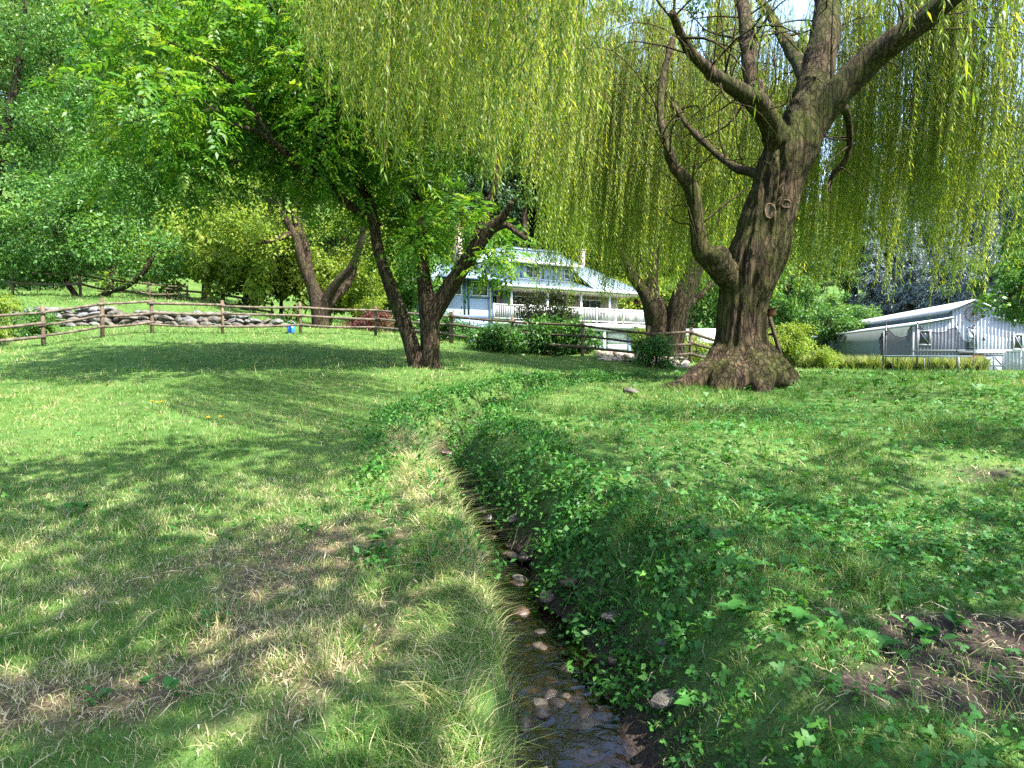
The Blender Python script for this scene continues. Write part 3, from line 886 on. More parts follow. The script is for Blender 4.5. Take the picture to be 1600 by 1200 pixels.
for (px, py, w_, h_) in ((1203, 330, 15, 25), (1228, 319, 13, 13)):
    a = np.linspace(0, 2 * np.pi, 22); ring = []
    for q in a:
        p_, n_ = on_bark(px + math.cos(q) * w_ / 2, py - math.sin(q) * h_ / 2 * (1 + .1 * math.cos(2 * q))); ring.append(p_ + n_ * .012)
    ring = np.array(ring); m_ = MB(); m_.tube(ring, .017, 7, cap=False)
    sc_o = m_.build('branch_scar', plain_mat('callus_bark', (.12, .082, .052), .85, .1, var=.3, scale=20, bump=.5), willow, True, off=wb)
    m_ = MB(); m_.add(np.vstack([ring[:-1] * .9 + ring[:-1].mean(0) * .1]), [tuple(range(21))]); m_.build('scar_heart', M['wood_dark'], sc_o, off=wb)

# second willow beyond the fence
W2 = [[(1030, 566, 52, 0), (1030, 540, 40, 0), (1027, 505, 38, 0), (1022, 478, 36, 0), (1008, 455, 24, .2), (985, 425, 16, .6), (965, 380, 10, 1), (950, 320, 7, 1.2)],
      [(1052, 566, 46, -.2), (1052, 540, 34, -.2), (1056, 505, 34, -.2), (1064, 470, 34, -.2), (1078, 440, 30, 0), (1092, 400, 22, .2), (1100, 350, 16, .4), (1090, 290, 10, .8)],
      [(1058, 490, 26, -.2), (1082, 470, 14, .2), (1102, 455, 10, .5), (1120, 430, 8, .8)], [(1022, 480, 24, 0), (1018, 440, 20, .2), (1022, 390, 15, .6), (1030, 330, 10, 1)]]
W2Y = 29.0
wb2 = ground_at(1042, W2Y)
will2 = thing('weeping_willow', 'smaller weeping willow with a forked trunk between the house and the big trunk', 'tree', wb2)
LW2 = limbs_world(W2, W2Y)
mb = MB()
for q, rad in LW2: mb.tube(q, rad, 10)
c2 = np.array([6.6, 29.5]); nA = 150
th = rw.uniform(0, 6.283, nA); rr = 4.9 * rw.uniform(.1, 1, nA) ** .5
A2 = np.c_[c2[0] + rr * np.cos(th) * 1.1, c2[1] + rr * np.sin(th), 6.0 + 6.5 * np.sqrt(1 - np.minimum(rr / 5.2, 1) ** 2) + rw.normal(0, .5, nA)]
B2 = np.where(rr > 2.8, 4.2, 4.9) + rw.normal(0, .5, nA); B2 = np.minimum(B2, A2[:, 2] - 1)
connect(rw, mb, LW2, A2[::2], .05, .01, sides=4)
mb.build('trunk', M['bark_brown'], will2, True, off=wb2)
lv2, tw2 = willow_strands(rw, A2, B2, np.c_[np.cos(th), np.sin(th), 0 * th], per=7, spread=.4, step=.09, Ln=.2, Wd=.04, twig=.007)
leaf_object('crown', [lv2], M['willow_leaf'], will2, wb2)


# ------------------------------------------------------------------ other near trees
def limb_tree(name, label, limbs, Y0, basepx, blobs, nclump, leaf, mat, bark='bark_brown', seed=1, r0=.05, shell=.5, group=None, conn=1, sides=10):
    r = np.random.default_rng(seed)
    base = ground_at(basepx, Y0) if not isinstance(basepx, (tuple, np.ndarray)) else np.array(basepx)
    t = thing(name, label, 'tree', base, group=group)
    LWx = limbs if isinstance(limbs[0][0], np.ndarray) else limbs_world(limbs, Y0)
    mb_ = MB()
    for q, rad in LWx: mb_.tube(q, rad, sides)
    C = blob_points(r, blobs, nclump, shell)
    connect(r, mb_, LWx, C[::conn], r0, .008, sides=4)
    mb_.build('trunk', M[bark], t, True, off=base)
    if leaf[0] == 'compound':
        _, per, rad, Lr, Ll, Wl = leaf
        n = len(C) * per; o = rand_unit(r, n) * np.array([1, 1, .6]); pos = np.repeat(C, per, 0) + o * rad * (r.random(n) ** .6)[:, None]
        d = unit(o + np.array([0, 0, -.15]) + r.normal(0, .35, (n, 3)))
        parts = [compound_leaves(r, pos, d, 9, Lr, Ll, Wl)]
    else:
        _, per, rad, Ln, Wd = leaf
        parts = [clump_leaves(r, C, rad * r.uniform(.7, 1.3, len(C)), per, Ln, Wd)]
    leaf_object('crown', parts, M[mat], t, base)
    return t


def pb(px, py, Y, wpx, hpx, dY):
    c_ = pt(px, py, Y); return (c_, (wpx / F * Y, dY, hpx / F * Y))


limb_tree('walnut_tree', 'walnut tree with two slim trunks standing on the lawn left of the stream', [
    [(655, 590, 40, 0), (652, 572, 28, 0), (637, 520, 24, 0), (618, 470, 22, 0), (602, 425, 19, 0), (590, 385, 18, 0), (584, 345, 16, 0), (575, 310, 14, .1), (548, 265, 12, .3), (540, 215, 11, .5), (545, 150, 9, .8), (530, 80, 7, 1), (520, 0, 5, 1)],
    [(675, 592, 46, .1), (672, 565, 33, .1), (672, 520, 31, .1), (670, 480, 32, .1), (664, 450, 24, .2), (661, 410, 18, .3), (660, 360, 15, .5), (650, 300, 12, .8), (640, 220, 9, 1.2), (655, 120, 6, 1.4)],
    [(672, 500, 30, .1), (690, 470, 28, 0), (712, 435, 26, -.2), (737, 398, 23, -.4), (764, 360, 20, -.6), (786, 338, 13, -.8), (800, 315, 7, -1)],
    [(735, 400, 16, -.4), (748, 365, 15, -.2), (760, 330, 12, .1), (775, 270, 9, .4), (770, 190, 6, .7)],
    [(764, 362, 12, -.6), (790, 352, 10, -.8), (806, 362, 9, -1), (822, 374, 7, -1.1)],
    [(584, 345, 13, 0), (545, 320, 12, -.4), (505, 280, 11, -.9), (468, 262, 10, -1.4), (430, 225, 8, -1.9), (385, 200, 6, -2.3), (330, 190, 4, -2.6)],
    [(584, 345, 12, 0), (560, 330, 11, .5), (520, 300, 10, 1), (470, 270, 8, 1.8), (400, 250, 6, 2.5), (310, 260, 4, 3)],
    [(540, 215, 9, .5), (560, 190, 8, .3), (585, 178, 6, .1), (620, 150, 4, 0)],
    [(505, 280, 9, -.9), (500, 210, 8, -1.2), (480, 140, 6, -1.5), (440, 70, 5, -1.8), (420, 0, 4, -2)],
    [(430, 225, 7, -1.9), (380, 150, 6, -2.2), (330, 100, 5, -2.5), (250, 60, 4, -2.8)],
], 17.0, 662, [pb(330, 170, 15.2, 190, 115, 2.6), pb(500, 110, 17, 190, 130, 3.2), pb(620, 170, 18.5, 150, 170, 2.2), pb(560, 290, 17.5, 120, 85, 2), pb(260, 250, 16.5, 110, 60, 1.8), pb(400, 20, 16, 260, 80, 3.5),
               pb(690, 370, 17.5, 110, 50, 1.5), pb(760, 410, 16.6, 55, 26, .8), pb(480, 215, 15.8, 110, 70, 1.6)], 270, ('compound', 34, .68, .46, .15, .06), 'walnut_leaf', seed=21, r0=.06, conn=1)

limb_tree('gnarled_tree', 'gnarled tree with pale split trunk behind the rail fence', [
    [(503, 535, 38, 0), (502, 515, 29, 0), (499, 480, 27, 0), (490, 452, 20, .1), (478, 425, 16, 0), (468, 395, 14, -.1), (462, 370, 12, 0), (442, 335, 11, .1), (424, 295, 9, 0), (412, 250, 7, .2), (400, 200, 5, 0)],
    [(493, 465, 18, .2), (484, 430, 14, .2), (476, 380, 12, .3), (460, 335, 10, .6), (468, 270, 7, 1)],
    [(504, 500, 20, 0), (512, 466, 17, -.2), (528, 440, 14, -.5), (550, 415, 11, -.8), (566, 370, 10, -1.2), (570, 310, 7, -1.6)],
    [(506, 485, 17, .2), (524, 464, 13, .5), (545, 440, 11, 1), (562, 400, 9, 1.5), (600, 350, 7, 2)],
    [(455, 365, 10, 0), (430, 375, 8, -.5), (400, 380, 5, -1)], [(437, 325, 9, 0), (400, 300, 7, .6), (360, 290, 5, 1)],
], 31.5, 502, [pb(430, 290, 32, 130, 110, 3), pb(560, 340, 33, 90, 80, 2.5), pb(500, 230, 33, 120, 80, 2.5), pb(380, 370, 32, 90, 50, 2), pb(570, 420, 33.5, 60, 45, 1.6)], 150, ('clump', 190, .75, .15, .085), 'lime_leaf', seed=31)

for (nm, lab, Y0, bx, lim, bl, sd, nc) in (
    ('apple_tree', 'dark leafy spreading tree on the slope above the stone wall at far left', 32.0, 130, [[(128, 485, 12, 0), (120, 465, 9, 0), (105, 440, 8, 0), (95, 400, 7, 0), (80, 340, 6, 0)], [(132, 485, 12, 0), (150, 470, 10, 0), (172, 455, 9, -.2), (196, 448, 8, -.4), (225, 425, 7, -.6), (250, 380, 5, -.8)], [(172, 455, 8, -.2), (176, 425, 7, 0), (180, 370, 5, .4)]],
     [pb(90, 340, 32, 110, 70, 3), pb(200, 390, 31.5, 95, 42, 2.6), pb(60, 410, 32, 80, 40, 2.4), pb(180, 310, 33, 80, 50, 2.2)], 41, 170),
    ('broadleaf_tree', 'tall dark green tree filling the upper left corner behind the spreading tree', 38.0, -20, [[(-20, 490, 30, 0), (-20, 400, 26, 0), (-10, 300, 22, 0), (10, 200, 16, 0), (30, 100, 10, 0), (40, 0, 6, 0)]],
     [pb(20, 160, 37, 130, 120, 4), pb(120, 90, 39, 120, 90, 4), pb(-40, 280, 37, 110, 90, 4), pb(60, 20, 38, 160, 80, 4), pb(90, 210, 38, 90, 60, 3)], 43, 210),
):
    limb_tree(nm, lab, lim, Y0, bx, bl, nc, ('clump', 170, .8, .17, .095), 'apple_leaf', seed=sd)

# leafy tree just outside the right edge, its boughs hang in front of the barn
lt = limb_tree('maple_tree', 'bushy green tree at the right edge with boughs hanging before the barn', [
    [(1720, 600, 60, 0), (1718, 520, 46, 0), (1712, 440, 40, 0), (1705, 350, 30, 0), (1700, 260, 20, 0), (1695, 170, 10, 0)],
    [(1712, 440, 22, 0), (1670, 425, 14, -.3), (1630, 430, 10, -.6), (1590, 452, 6, -.8), (1555, 486, 3, -1)],
    [(1708, 380, 22, 0), (1660, 340, 14, .3), (1620, 330, 9, .6)], [(1708, 400, 20, 0), (1760, 350, 14, 0), (1800, 300, 9, 0)]], 23.0, 1720,
    [pb(1625, 452, 22, 66, 40, 1.6), pb(1585, 480, 22, 38, 18, .8), pb(1680, 370, 23.5, 85, 60, 2), pb(1720, 280, 23, 80, 70, 2.5), pb(1780, 400, 23, 90, 90, 2.5), pb(1618, 395, 23, 50, 28, 1.4)], 130, ('clump', 150, .5, .13, .10), 'apple_leaf', seed=51)

# two tall trees standing beside and behind the photographer: they shade the foreground
for k, (bx, by, cz, bl, sd) in enumerate(((9.0, -3.5, 0, [((7.0, 3.4, 9.3), (4.6, 4.2, 2.3)), ((8.4, -.5, 9.4), (4.4, 4.2, 2.8)), ((3.2, .8, 9.2), (3.2, 3.5, 2.3))], 61),
                                          (-4.5, -5.0, 0, [((-.2, 3.4, 9.2), (4.4, 4.0, 1.8)), ((-3.6, .5, 9.2), (4.6, 4.2, 2.4)), ((1.6, .2, 9.0), (3.4, 3.4, 1.8))], 62))):
    z0 = gz(bx, by); ax = np.array([bx, by, z0])
    L1 = [(spline([ax + [0, 0, -.3], ax + [.1, .3, 3], ax + [-.3, 1.2, 6], ax + [-1.0, 3, 8.5], ax + [-1.6, 4.6, 10.5]], 20), np.linspace(.42, .08, 20)),
          (spline([ax + [-.2, 1.0, 5.4], ax + [-2, 3, 7.4], ax + [-4, 5.5, 9]], 12), np.linspace(.2, .05, 12)),
          (spline([ax + [0, .4, 4.5], ax + [1.8, 1.4, 7], ax + [2.6, 2.6, 9.5]], 12), np.linspace(.2, .05, 12))]
    limb_tree('shade_tree', ('tall leafy tree standing beside the photographer to the right, shading the bank', 'tall leafy tree standing behind the photographer to the left, shading the lawn')[k], L1, by, ax, bl, (60, 76)[k], ('clump', 80, .78, .28, .16), 'apple_leaf', seed=sd)


# ------------------------------------------------------------------ hillside trees (shared meshes, one object per tree)
def broad_variant(seed, h, rx, mat, n=62, per=135, Ln=.36, low=.22):
    r = np.random.default_rng(seed)
    blobs = [((r.normal(0, rx * .35), r.normal(0, rx * .35), h * r.uniform(low + .12, .86)), (rx * r.uniform(.5, .75), rx * r.uniform(.5, .75), h * r.uniform(.12, .2))) for _ in range(9)]
    C = blob_points(r, blobs, n, .7)
    v, f, q = clump_leaves(r, C, .98 * r.uniform(.65, 1.4, n), per, Ln, Ln * .6)
    crown = np_mesh('crown', v, [f], mat, q)
    mb_ = MB(); sp = [(spline([(0, 0, -.5), (.1, .05, h * .3), (-.2, .1, h * .6), (.05, 0, h * .85)], 14), np.linspace(h * .022, h * .005, 14))]
    mb_.tube(sp[0][0], sp[0][1], 7); connect(r, mb_, sp, C[::2], .12, .02, sides=4)
    return mb_.mesh('trunk', M['bark_brown'], True), crown


def conifer_variant(seed, h, rx, mat, tiers=26, per=1.0):
    r = np.random.default_rng(seed); C = []; Dd = []
    for i in range(tiers):
        t = (i + .5) / tiers; z = h * (.08 + .9 * t); rad = rx * (1 - t) ** .8 + .15; nb = max(5, int(11 * (1 - t) + 5))
        for k in range(nb):
            a = r.uniform(0, 6.283); m = int(max(3, rad / .38))
            for j in range(m):
                q = (j + r.uniform(.3, 1)) / m; C.append((math.cos(a) * rad * q, math.sin(a) * rad * q, z - rad * q * .28 + r.normal(0, .1))); Dd.append((math.cos(a), math.sin(a), -.45))
    C = np.array(C); Dd = np.array(Dd); k = 9
    P = np.repeat(C, k, 0) + r.normal(0, .2, (len(C) * k, 3)); D_ = np.repeat(Dd, k, 0) + r.normal(0, .6, (len(P), 3))
    V, Fq = leaf_quads(P, D_, np.tile([0, 0, 1.], (len(P), 1)) + r.normal(0, .5, (len(P), 3)), .45 * r.uniform(.6, 1.3, len(P)), .16 * r.uniform(.7, 1.3, len(P)), .1, .15)
    q = np.repeat(np.clip(r.beta(2, 2.4, len(P)), 0, 1), 4)
    mb_ = MB(); mb_.tube([(0, 0, -.5), (0, 0, h * .5), (0, 0, h * .97)], [h * .02, h * .012, .02], 7)
    return mb_.mesh('trunk', M['bark_brown'], True), np_mesh('crown', V, [Fq], mat, q)


VAR = {'a': broad_variant(301, 15, 5.0, M['forest_leaf']), 'b': broad_variant(302, 18, 4.6, M['forest_leaf']), 'c': broad_variant(303, 12, 5.2, M['forest_leaf'], low=.08),
       'l': broad_variant(304, 9, 4.2, M['lime_leaf'], low=.05), 's': broad_variant(305, 15, 4.2, M['silver_leaf'], low=.1), 'k': conifer_variant(306, 20, 4.2, M['conifer_leaf']), 'v': conifer_variant(307, 18, 4.6, M['silver_leaf']),
       'd': broad_variant(308, 11, 4.6, M['apple_leaf'], low=.05)}
VAR['t'] = broad_variant(310, 30, 7.5, M['forest_leaf'], n=150, per=130, Ln=.44)
VAR['S'] = broad_variant(311, 42, 9.0, M['silver_leaf'], n=170, per=120, Ln=.58)
rt = np.random.default_rng(77)


def plant_tree(kind, px, Y, s, name, label, group, x=None, sink=0.0):
    x = (px - 800) / F * Y if x is None else x
    if kind in 'ab' and s >= 1.5:
        kind, s = 't', s * .56
    t = thing(name, label, 'tree', (x, Y, gz(x, Y) - sink), rt.uniform(0, 6.28), group, (s * rt.uniform(.92, 1.08), s * rt.uniform(.92, 1.08), s * rt.uniform(.92, 1.1)))
    a, b_ = VAR[kind]
    mobj('trunk', a, t); mobj('crown', b_, t); return t


for px, Y, s in ((1000, 74, 2.0), (1080, 70, 2.0), (1160, 74, 2.1)):
    plant_tree('b' if px % 2 else 'a', px, Y, s, 'broadleaf_tree', 'tall leafy tree far behind the big willow crown', 'tall trees behind the willow')
# left hillside and behind the house
G1 = 'trees on the left hillside'; G2 = 'trees behind the house'; G3 = 'trees behind the barn'
for px, Y, s, k in ((-160, 46, 1.15, 'a'), (-40, 50, 1.25, 'b'), (60, 47, 1.1, 'c'), (150, 52, 1.3, 'a'), (240, 50, 1.25, 'b'), (330, 55, 1.35, 'a'), (70, 60, 1.5, 'b'), (190, 64, 1.6, 'a'), (300, 68, 1.6, 'b'), (400, 60, 1.4, 'a'),
                    (-120, 62, 1.5, 'a'), (-260, 55, 1.4, 'b'), (440, 72, 1.7, 'b'), (120, 80, 1.7, 'a'), (250, 86, 1.8, 'b'), (360, 84, 1.7, 'a'), (0, 76, 1.7, 'b'), (-150, 80, 1.8, 'a')):
    plant_tree(k, px, Y, s, 'broadleaf_tree', 'leafy forest tree on the wooded slope at upper left', G1)
for px, Y, s, k in ((470, 62, 1.25, 'a'), (540, 66, 1.3, 'b'), (610, 64, 1.25, 'a'), (660, 72, 1.5, 'b'), (735, 76, 1.5, 'a'), (820, 74, 1.4, 'b'), (900, 78, 1.5, 'a'), (975, 74, 1.3, 'b'), (580, 84, 1.8, 'b'), (700, 92, 1.9, 'a'), (800, 95, 1.9, 'b'), (880, 98, 1.9, 'a'), (960, 98, 1.9, 'b'), (1050, 88, 1.6, 'a'), (1120, 84, 1.5, 'b'), (500, 92, 1.9, 'a'), (1040, 104, 2.0, 'b'), (1140, 106, 2.0, 'a')):
    plant_tree(k, px, Y, s, 'broadleaf_tree', 'leafy forest tree on the hill behind the house', G2)
for px, Y, s in ((690, 66, 1.0), (760, 70, 1.1), (640, 78, 1.35), (850, 84, 1.4), (930, 88, 1.4), (1010, 92, 1.4)):
    plant_tree('k', px, Y, s, 'conifer_tree', 'dark conifer among the leafy trees behind the house roof', 'conifers behind the house')
for px, Y, s in ((1360, 118, 1.3), (1420, 112, 1.35), (1478, 106, 1.3), (1540, 100, 1.25), (1392, 128, 1.7), (1452, 124, 1.75), (1512, 118, 1.7), (1580, 112, 1.6), (1640, 100, 1.3)):
    plant_tree('v', px, Y, s, 'spruce_tree', 'silvery blue conifer on the slope behind the long barn', 'silvery conifers behind the barn')
for px, Y, s, k in ((1200, 100, 1.5, 'a'), (1260, 112, 1.6, 'b'), (1320, 130, 1.8, 'a'), (1290, 96, .95, 'd'), (1230, 92, 1.0, 'd'), (1345, 108, .9, 'd'), (1600, 92, 1.1, 'a'), (1650, 84, 1.2, 'b'), (1560, 128, 1.9, 'b'), (1490, 140, 2.2, 'a'), (1410, 145, 2.2, 'b'), (1720, 80, 1.4, 'a'), (1330, 150, 2.2, 'a'), (1240, 130, 2.0, 'b'), (1680, 120, 1.9, 's'), (1570, 106, 1.35, 's'), (1470, 128, 1.8, 's')):
    plant_tree(k, px, Y, s, 'broadleaf_tree', 'leafy tree on the wooded slope behind the long barn', G3)
for px, Y, s_ in ((1330, 138, 1.1), (1392, 132, 1.05), (1458, 134, 1.15), (1525, 124, 1.1), (1590, 116, 1.0), (1660, 108, 1.0)):
    plant_tree('S', px, Y, s_, 'poplar_tree', 'tall silvery leaved tree rising over the barn behind the willow strands', 'tall silvery trees above the barn')
# trees of their own
plant_tree('l', 440, 38, .6, 'broadleaf_tree', 'low yellow-green tree just left of the gnarled trunk behind the fence', None)
plant_tree('l', 552, 39, .62, 'broadleaf_tree', 'low yellow-green tree just right of the gnarled trunk behind the fence', None)
plant_tree('l', 385, 36.5, .78, 'broadleaf_tree', 'bushy yellow-green small tree right of the dark spreading tree, behind the fence', None)
plant_tree('l', 320, 44, .95, 'broadleaf_tree', 'pale yellow-green tree on the slope between the dark spreading tree and the gnarled tree', None)
plant_tree('d', 1130, 60, 1.0, 'broadleaf_tree', 'dark leafy tree low behind the big willow trunk', None)
plant_tree('l', 620, 50, .8, 'broadleaf_tree', 'sunlit yellow-green tree between the walnut trunks, left of the house', None)
plant_tree('d', 640, 43.0, .62, 'broadleaf_tree', 'dense green tree hiding the left end wall of the house', None)
plant_tree('d', 690, 54, .75, 'broadleaf_tree', 'green tree beside the chimney at the left end of the house', None)
plant_tree('l', 1000, 62, 1.0, 'broadleaf_tree', 'yellow-green tree right behind the house deck', None)


# ------------------------------------------------------------------ shrubs and beds
def shrub(name, label, px, Y, wpx, hpx, dY, mat, Ln, Wd, n=40, per=120, seed=1, rad=.35, stems=6):
    r = np.random.default_rng(seed); base = ground_at(px, Y)
    t = thing(name, label, 'shrub', base); w_, h_ = wpx / F * Y, hpx / F * Y
    blobs = [((base[0] + r.normal(0, w_ * .3), base[1] + r.normal(0, dY * .3), base[2] + h_ * r.uniform(.25, .66)), (w_ * r.uniform(.3, .5), dY * .55, h_ * r.uniform(.25, .36))) for _ in range(6)]
    C = blob_points(r, blobs, n, .6); C[:, 2] = np.maximum(C[:, 2], H(C[:, 0], C[:, 1]) + .12)
    leaf_object('foliage', [clump_leaves(r, C, rad * r.uniform(.7, 1.3, n), per, Ln, Wd)], M[mat], t, base)
    mb_ = MB()
    for k in range(stems):
        tip = C[r.integers(0, n)]
        mb_.tube(spline([base + [r.normal(0, .1), r.normal(0, .1), -.1], base * .5 + tip * .5 + [0, 0, .1], tip], 6), np.linspace(.03, .008, 6), 5)
    mb_.build('stems', M['bark_brown'], t, True, off=base)
    return t


shrub('laurel_shrub', 'large glossy green shrub against the fence in front of the house', 880, 25.6, 90, 62, 1.1, 'laurel_leaf', .16, .065, 60, 150, 401, .42)
shrub('laurel_shrub', 'green shrub under the deck just right of the walnut trunks', 775, 25.0, 55, 48, .9, 'laurel_leaf', .15, .06, 36, 130, 402, .38)
shrub('purple_shrub', 'dark purplish shrub rising above the glossy shrub in front of the deck', 862, 27.5, 62, 100, 1.0, 'dark_leaf', .10, .06, 48, 130, 403, .36)
shrub('red_maple_shrub', 'low dark red maple shrub behind the fence left of the walnut trunks', 585, 33, 52, 40, 1.2, 'red_leaf', .11, .05, 34, 130, 404, .36)
shrub('leafy_shrub', 'leafy green shrub hugging the fence post left of the willow trunk', 1018, 22.7, 42, 46, .7, 'laurel_leaf', .13, .055, 26, 110, 405, .3)
shrub('leafy_shrub', 'dark green shrub behind the walnut trunks at the fence', 672, 28.5, 44, 42, .9, 'laurel_leaf', .13, .06, 26, 110, 406, .34)
shrub('barn_shrub', 'big pale green shrub left of the barn and right of the willow trunk', 1240, 40, 58, 78, 1.6, 'lime_leaf', .15, .06, 70, 130, 407, .45)
shrub('barn_shrub', 'low spreading pale shrub between the big pale shrub and the flower bed', 1287, 41, 34, 38, 1.1, 'lime_leaf', .14, .05, 30, 110, 408, .36)
shrub('corner_shrub', 'light green bush at the left edge in front of the stone wall', -12, 22, 56, 120, 1.1, 'lime_leaf', .11, .06, 36, 110, 409, .35)
shrub('pale_shrub', 'pale green bush under the gnarled tree behind the fence', 600, 36, 60, 60, 1.4, 'lime_leaf', .12, .055, 34, 110, 410, .4)
shrub('barn_door_shrub', 'small flowering bush beside the dark open barn doorway', 1530, 44, 14, 30, .5, 'lime_leaf', .12, .05, 12, 80, 411, .25)
shrub('garden_shrub', 'rounded pale shrub between the forked willow and the big trunk', 1095, 36, 40, 60, 1.2, 'lime_leaf', .12, .05, 34, 110, 412, .35)
shrub('leafy_shrub', 'green bush at the lower left behind the first fence bay', 40, 24.5, 60, 40, 1.0, 'apple_leaf', .12, .06, 30, 110, 413, .33)
shrub('leafy_shrub', 'green bush hiding the foot of the house wall beyond the fence', 725, 30, 40, 34, .9, 'laurel_leaf', .13, .055, 24, 110, 414, .34)
shrub('leafy_shrub', 'light green bush under the deck at the right end of the house', 1005, 36, 30, 56, .9, 'lime_leaf', .12, .05, 24, 110, 415, .34)


def strap_plants(r, P, nb, ln, w, lean=.5, seg=3):
    """arching strap leaves / grass blades: P (n,3)"""
    n = len(P) * nb
    B = np.repeat(P, nb, 0) + np.c_[r.normal(0, .05, (n, 2)), np.zeros(n)]
    a = r.uniform(0, 6.283, n); d = np.c_[np.cos(a), np.sin(a), 0 * a]; s = np.c_[-np.sin(a), np.cos(a), 0 * a]
    l_ = ln * r.uniform(.6, 1.2, n); le = lean * r.uniform(.3, 1.3, n)
    V = []
    for k in range(seg + 1):
        t = k / seg; c_ = B + d * (le * t ** 1.7 * l_)[:, None] + np.array([0, 0, 1.]) * (l_ * (t - .35 * le * t ** 2.4))[:, None]
        ww = w * (1 - t ** 2 * .92) * .5; V += [c_ - s * ww, c_ + s * ww]
    V = np.stack(V, 1).reshape(-1, 3); b0 = np.arange(n) * 2 * (seg + 1)
    Fq = np.concatenate([np.c_[b0 + 2 * k, b0 + 2 * k + 1, b0 + 2 * k + 3, b0 + 2 * k + 2] for k in range(seg)])
    rn = np.repeat(np.clip(r.beta(2, 2, n), 0, 1), 2 * (seg + 1)); return V, Fq, rn


rl = np.random.default_rng(88)
pxs = rl.uniform(1232, 1540, 420); Ys = rl.uniform(40.5, 43.5, 420); Xs = (pxs - 800) / F * Ys
lily = leaf_object('daylily_bed', [strap_plants(rl, np.c_[Xs, Ys, H(Xs, Ys)], 24, .95, .055, .6, 2)], M['lily_leaf'], None, (0, 0, 0))
obj_props(lily, 'long bed of yellow-green strap leaved plants in front of the barn', 'flower bed', kind='stuff')


# ------------------------------------------------------------------ house
M['house_wall'] = plain_mat('house_wall', (.24, .31, .40), .8, .2, var=.05, scale=2.5, bump=.25, bscale=60)
M['house_trim'] = plain_mat('house_trim', (.07, .11, .18), .6, .3, var=.1)
M['white_paint'] = plain_mat('white_paint', (.52, .52, .52), .5, .4, var=.05)
M['soffit'] = plain_mat('soffit', (.62, .56, .47), .7, .2, var=.1)
M['porch_wall'] = plain_mat('porch_wall', (.42, .36, .29), .8, .2, var=.15)
M['metal_roof'] = plain_mat('metal_roof', (.25, .33, .38), .38, .5, metal=.25, var=.08, scale=1.2)
M['seam'] = plain_mat('seam', (.13, .19, .24), .4, .5, metal=.25, var=.08)
M['brick'] = plain_mat('chimney_brick', (.50, .36, .32), .85, .2, var=.25, scale=9, bump=.4)
M['glass'] = plain_mat('window_glass', (.035, .05, .055), .06, .9, var=.2, scale=1.5)
M['black_metal'] = plain_mat('black_metal', (.02, .02, .022), .5, .4)

HO = np.array([-1.34, 46.0, 1.2]); HA = math.atan2(.53, .848)
house = thing('house', 'pale blue two storey house with metal roof and white railed deck', 'house', HO, HA)
hu, hv = np.array([math.cos(HA), math.sin(HA)]), np.array([-math.sin(HA), math.cos(HA)])


def hs(px, d=0.0):
    """distance along the front seen at photo column px, on the plane d metres behind the front"""
    o = HO[:2] + hv * d; k = (px - 800) / F
    return (k * o[1] - o[0]) / (hu[0] - k * hu[1])


def hbox(name, x0, x1, y0, y1, z0, z1, mat, parent=None):
    return MB().box(x0, x1, y0, y1, z0 - HO[2], z1 - HO[2]).build(name, M[mat], parent or house)


def window(parent, x0, x1, z0, z1, y, mat='white_paint', mull=1, zo=0.0, depth=.06, diag=False, fw=.07):
    """a framed window standing proud of the wall plane y (local), outward is -y"""
    m_ = MB()
    for (a, b_, c_, d_) in ((x0, x1, z0, z0 + fw), (x0, x1, z1 - fw, z1), (x0, x0 + fw, z0 + fw, z1 - fw), (x1 - fw, x1, z0 + fw, z1 - fw)):
        m_.box(a, b_, y - depth, y + .02, c_ - zo, d_ - zo)
    f_ = m_.build('window', M[mat], parent)
    step = (x1 - x0 - 2 * fw) / (mull + 1)
    for k in range(mull + 1):
        a = x0 + fw + k * step + (fw * .4 if k else 0); b_ = x0 + fw + (k + 1) * step - (fw * .4 if k < mull else 0)
        MB().box(a, b_, y - .02, y - .005, z0 + fw - zo, z1 - fw - zo).build('pane', M['glass'], f_)
        if k: MB().box(x0 + fw + k * step - fw * .4, x0 + fw + k * step + fw * .4, y - depth * .8, y, z0 + fw - zo, z1 - fw - zo).build('mullion', M[mat], f_)
    return f_


Zh = HO[2]
hbox('wall', -3.9, 0, .0, 3.6, .6, 6.72, 'house_wall')
hbox('wall', .0, 13.3, 2.7, 10, .6, 6.3, 'porch_wall')
hbox('wall', .02, 13.0, .7, 2.69, .6, 3.68, 'house_wall')
hbox('wall', 1.5, 8.3, 2.05, 6, 6.9, 8.3, 'house_wall')
# trim boards on the wing
for x0, x1, z0, z1 in ((-.14, .02, .8, 6.7), (-2.16, -2.02, 4.25, 6.6), (-1.86, -1.72, 4.25, 6.6), (-4.0, -3.86, 4.25, 6.6), (-4.0, .02, 4.0, 4.24), (-1.72, -.14, 5.36, 5.46)):
    hbox('trim_board', x0, x1, -.035, .03, z0, z1, 'house_trim')
for x0, x1, z0, z1 in ((1.5, 8.3, 7.02, 7.2), (hs(816, 2) - .14, hs(816, 2), 7.2, 8.28), (hs(848, 2), hs(848, 2) + .14, 7.2, 8.28), (8.16, 8.3, 7.2, 8.28)):
    hbox('trim_board', x0, x1, 2.015, 2.08, z0, z1, 'house_trim')
window(house, -1.6, -.32, 5.5, 6.5, 0, zo=Zh)
window(house, -3.7, -2.3, 5.5, 6.5, 0, zo=Zh)
window(house, hs(821, 2), hs(844, 2), 7.22, 8.14, 2.05, zo=Zh)
window(house, hs(881, 2), hs(881, 2) + .55, 7.3, 8.1, 2.05, zo=Zh, mull=0)
for a, b_ in ((.7, 2.0), (3.2, 5.4), (6.4, 8.2), (9.3, 11.6)):
    window(house, a, b_, 4.05, 5.95, 2.7, 'white_paint', 1, zo=Zh)
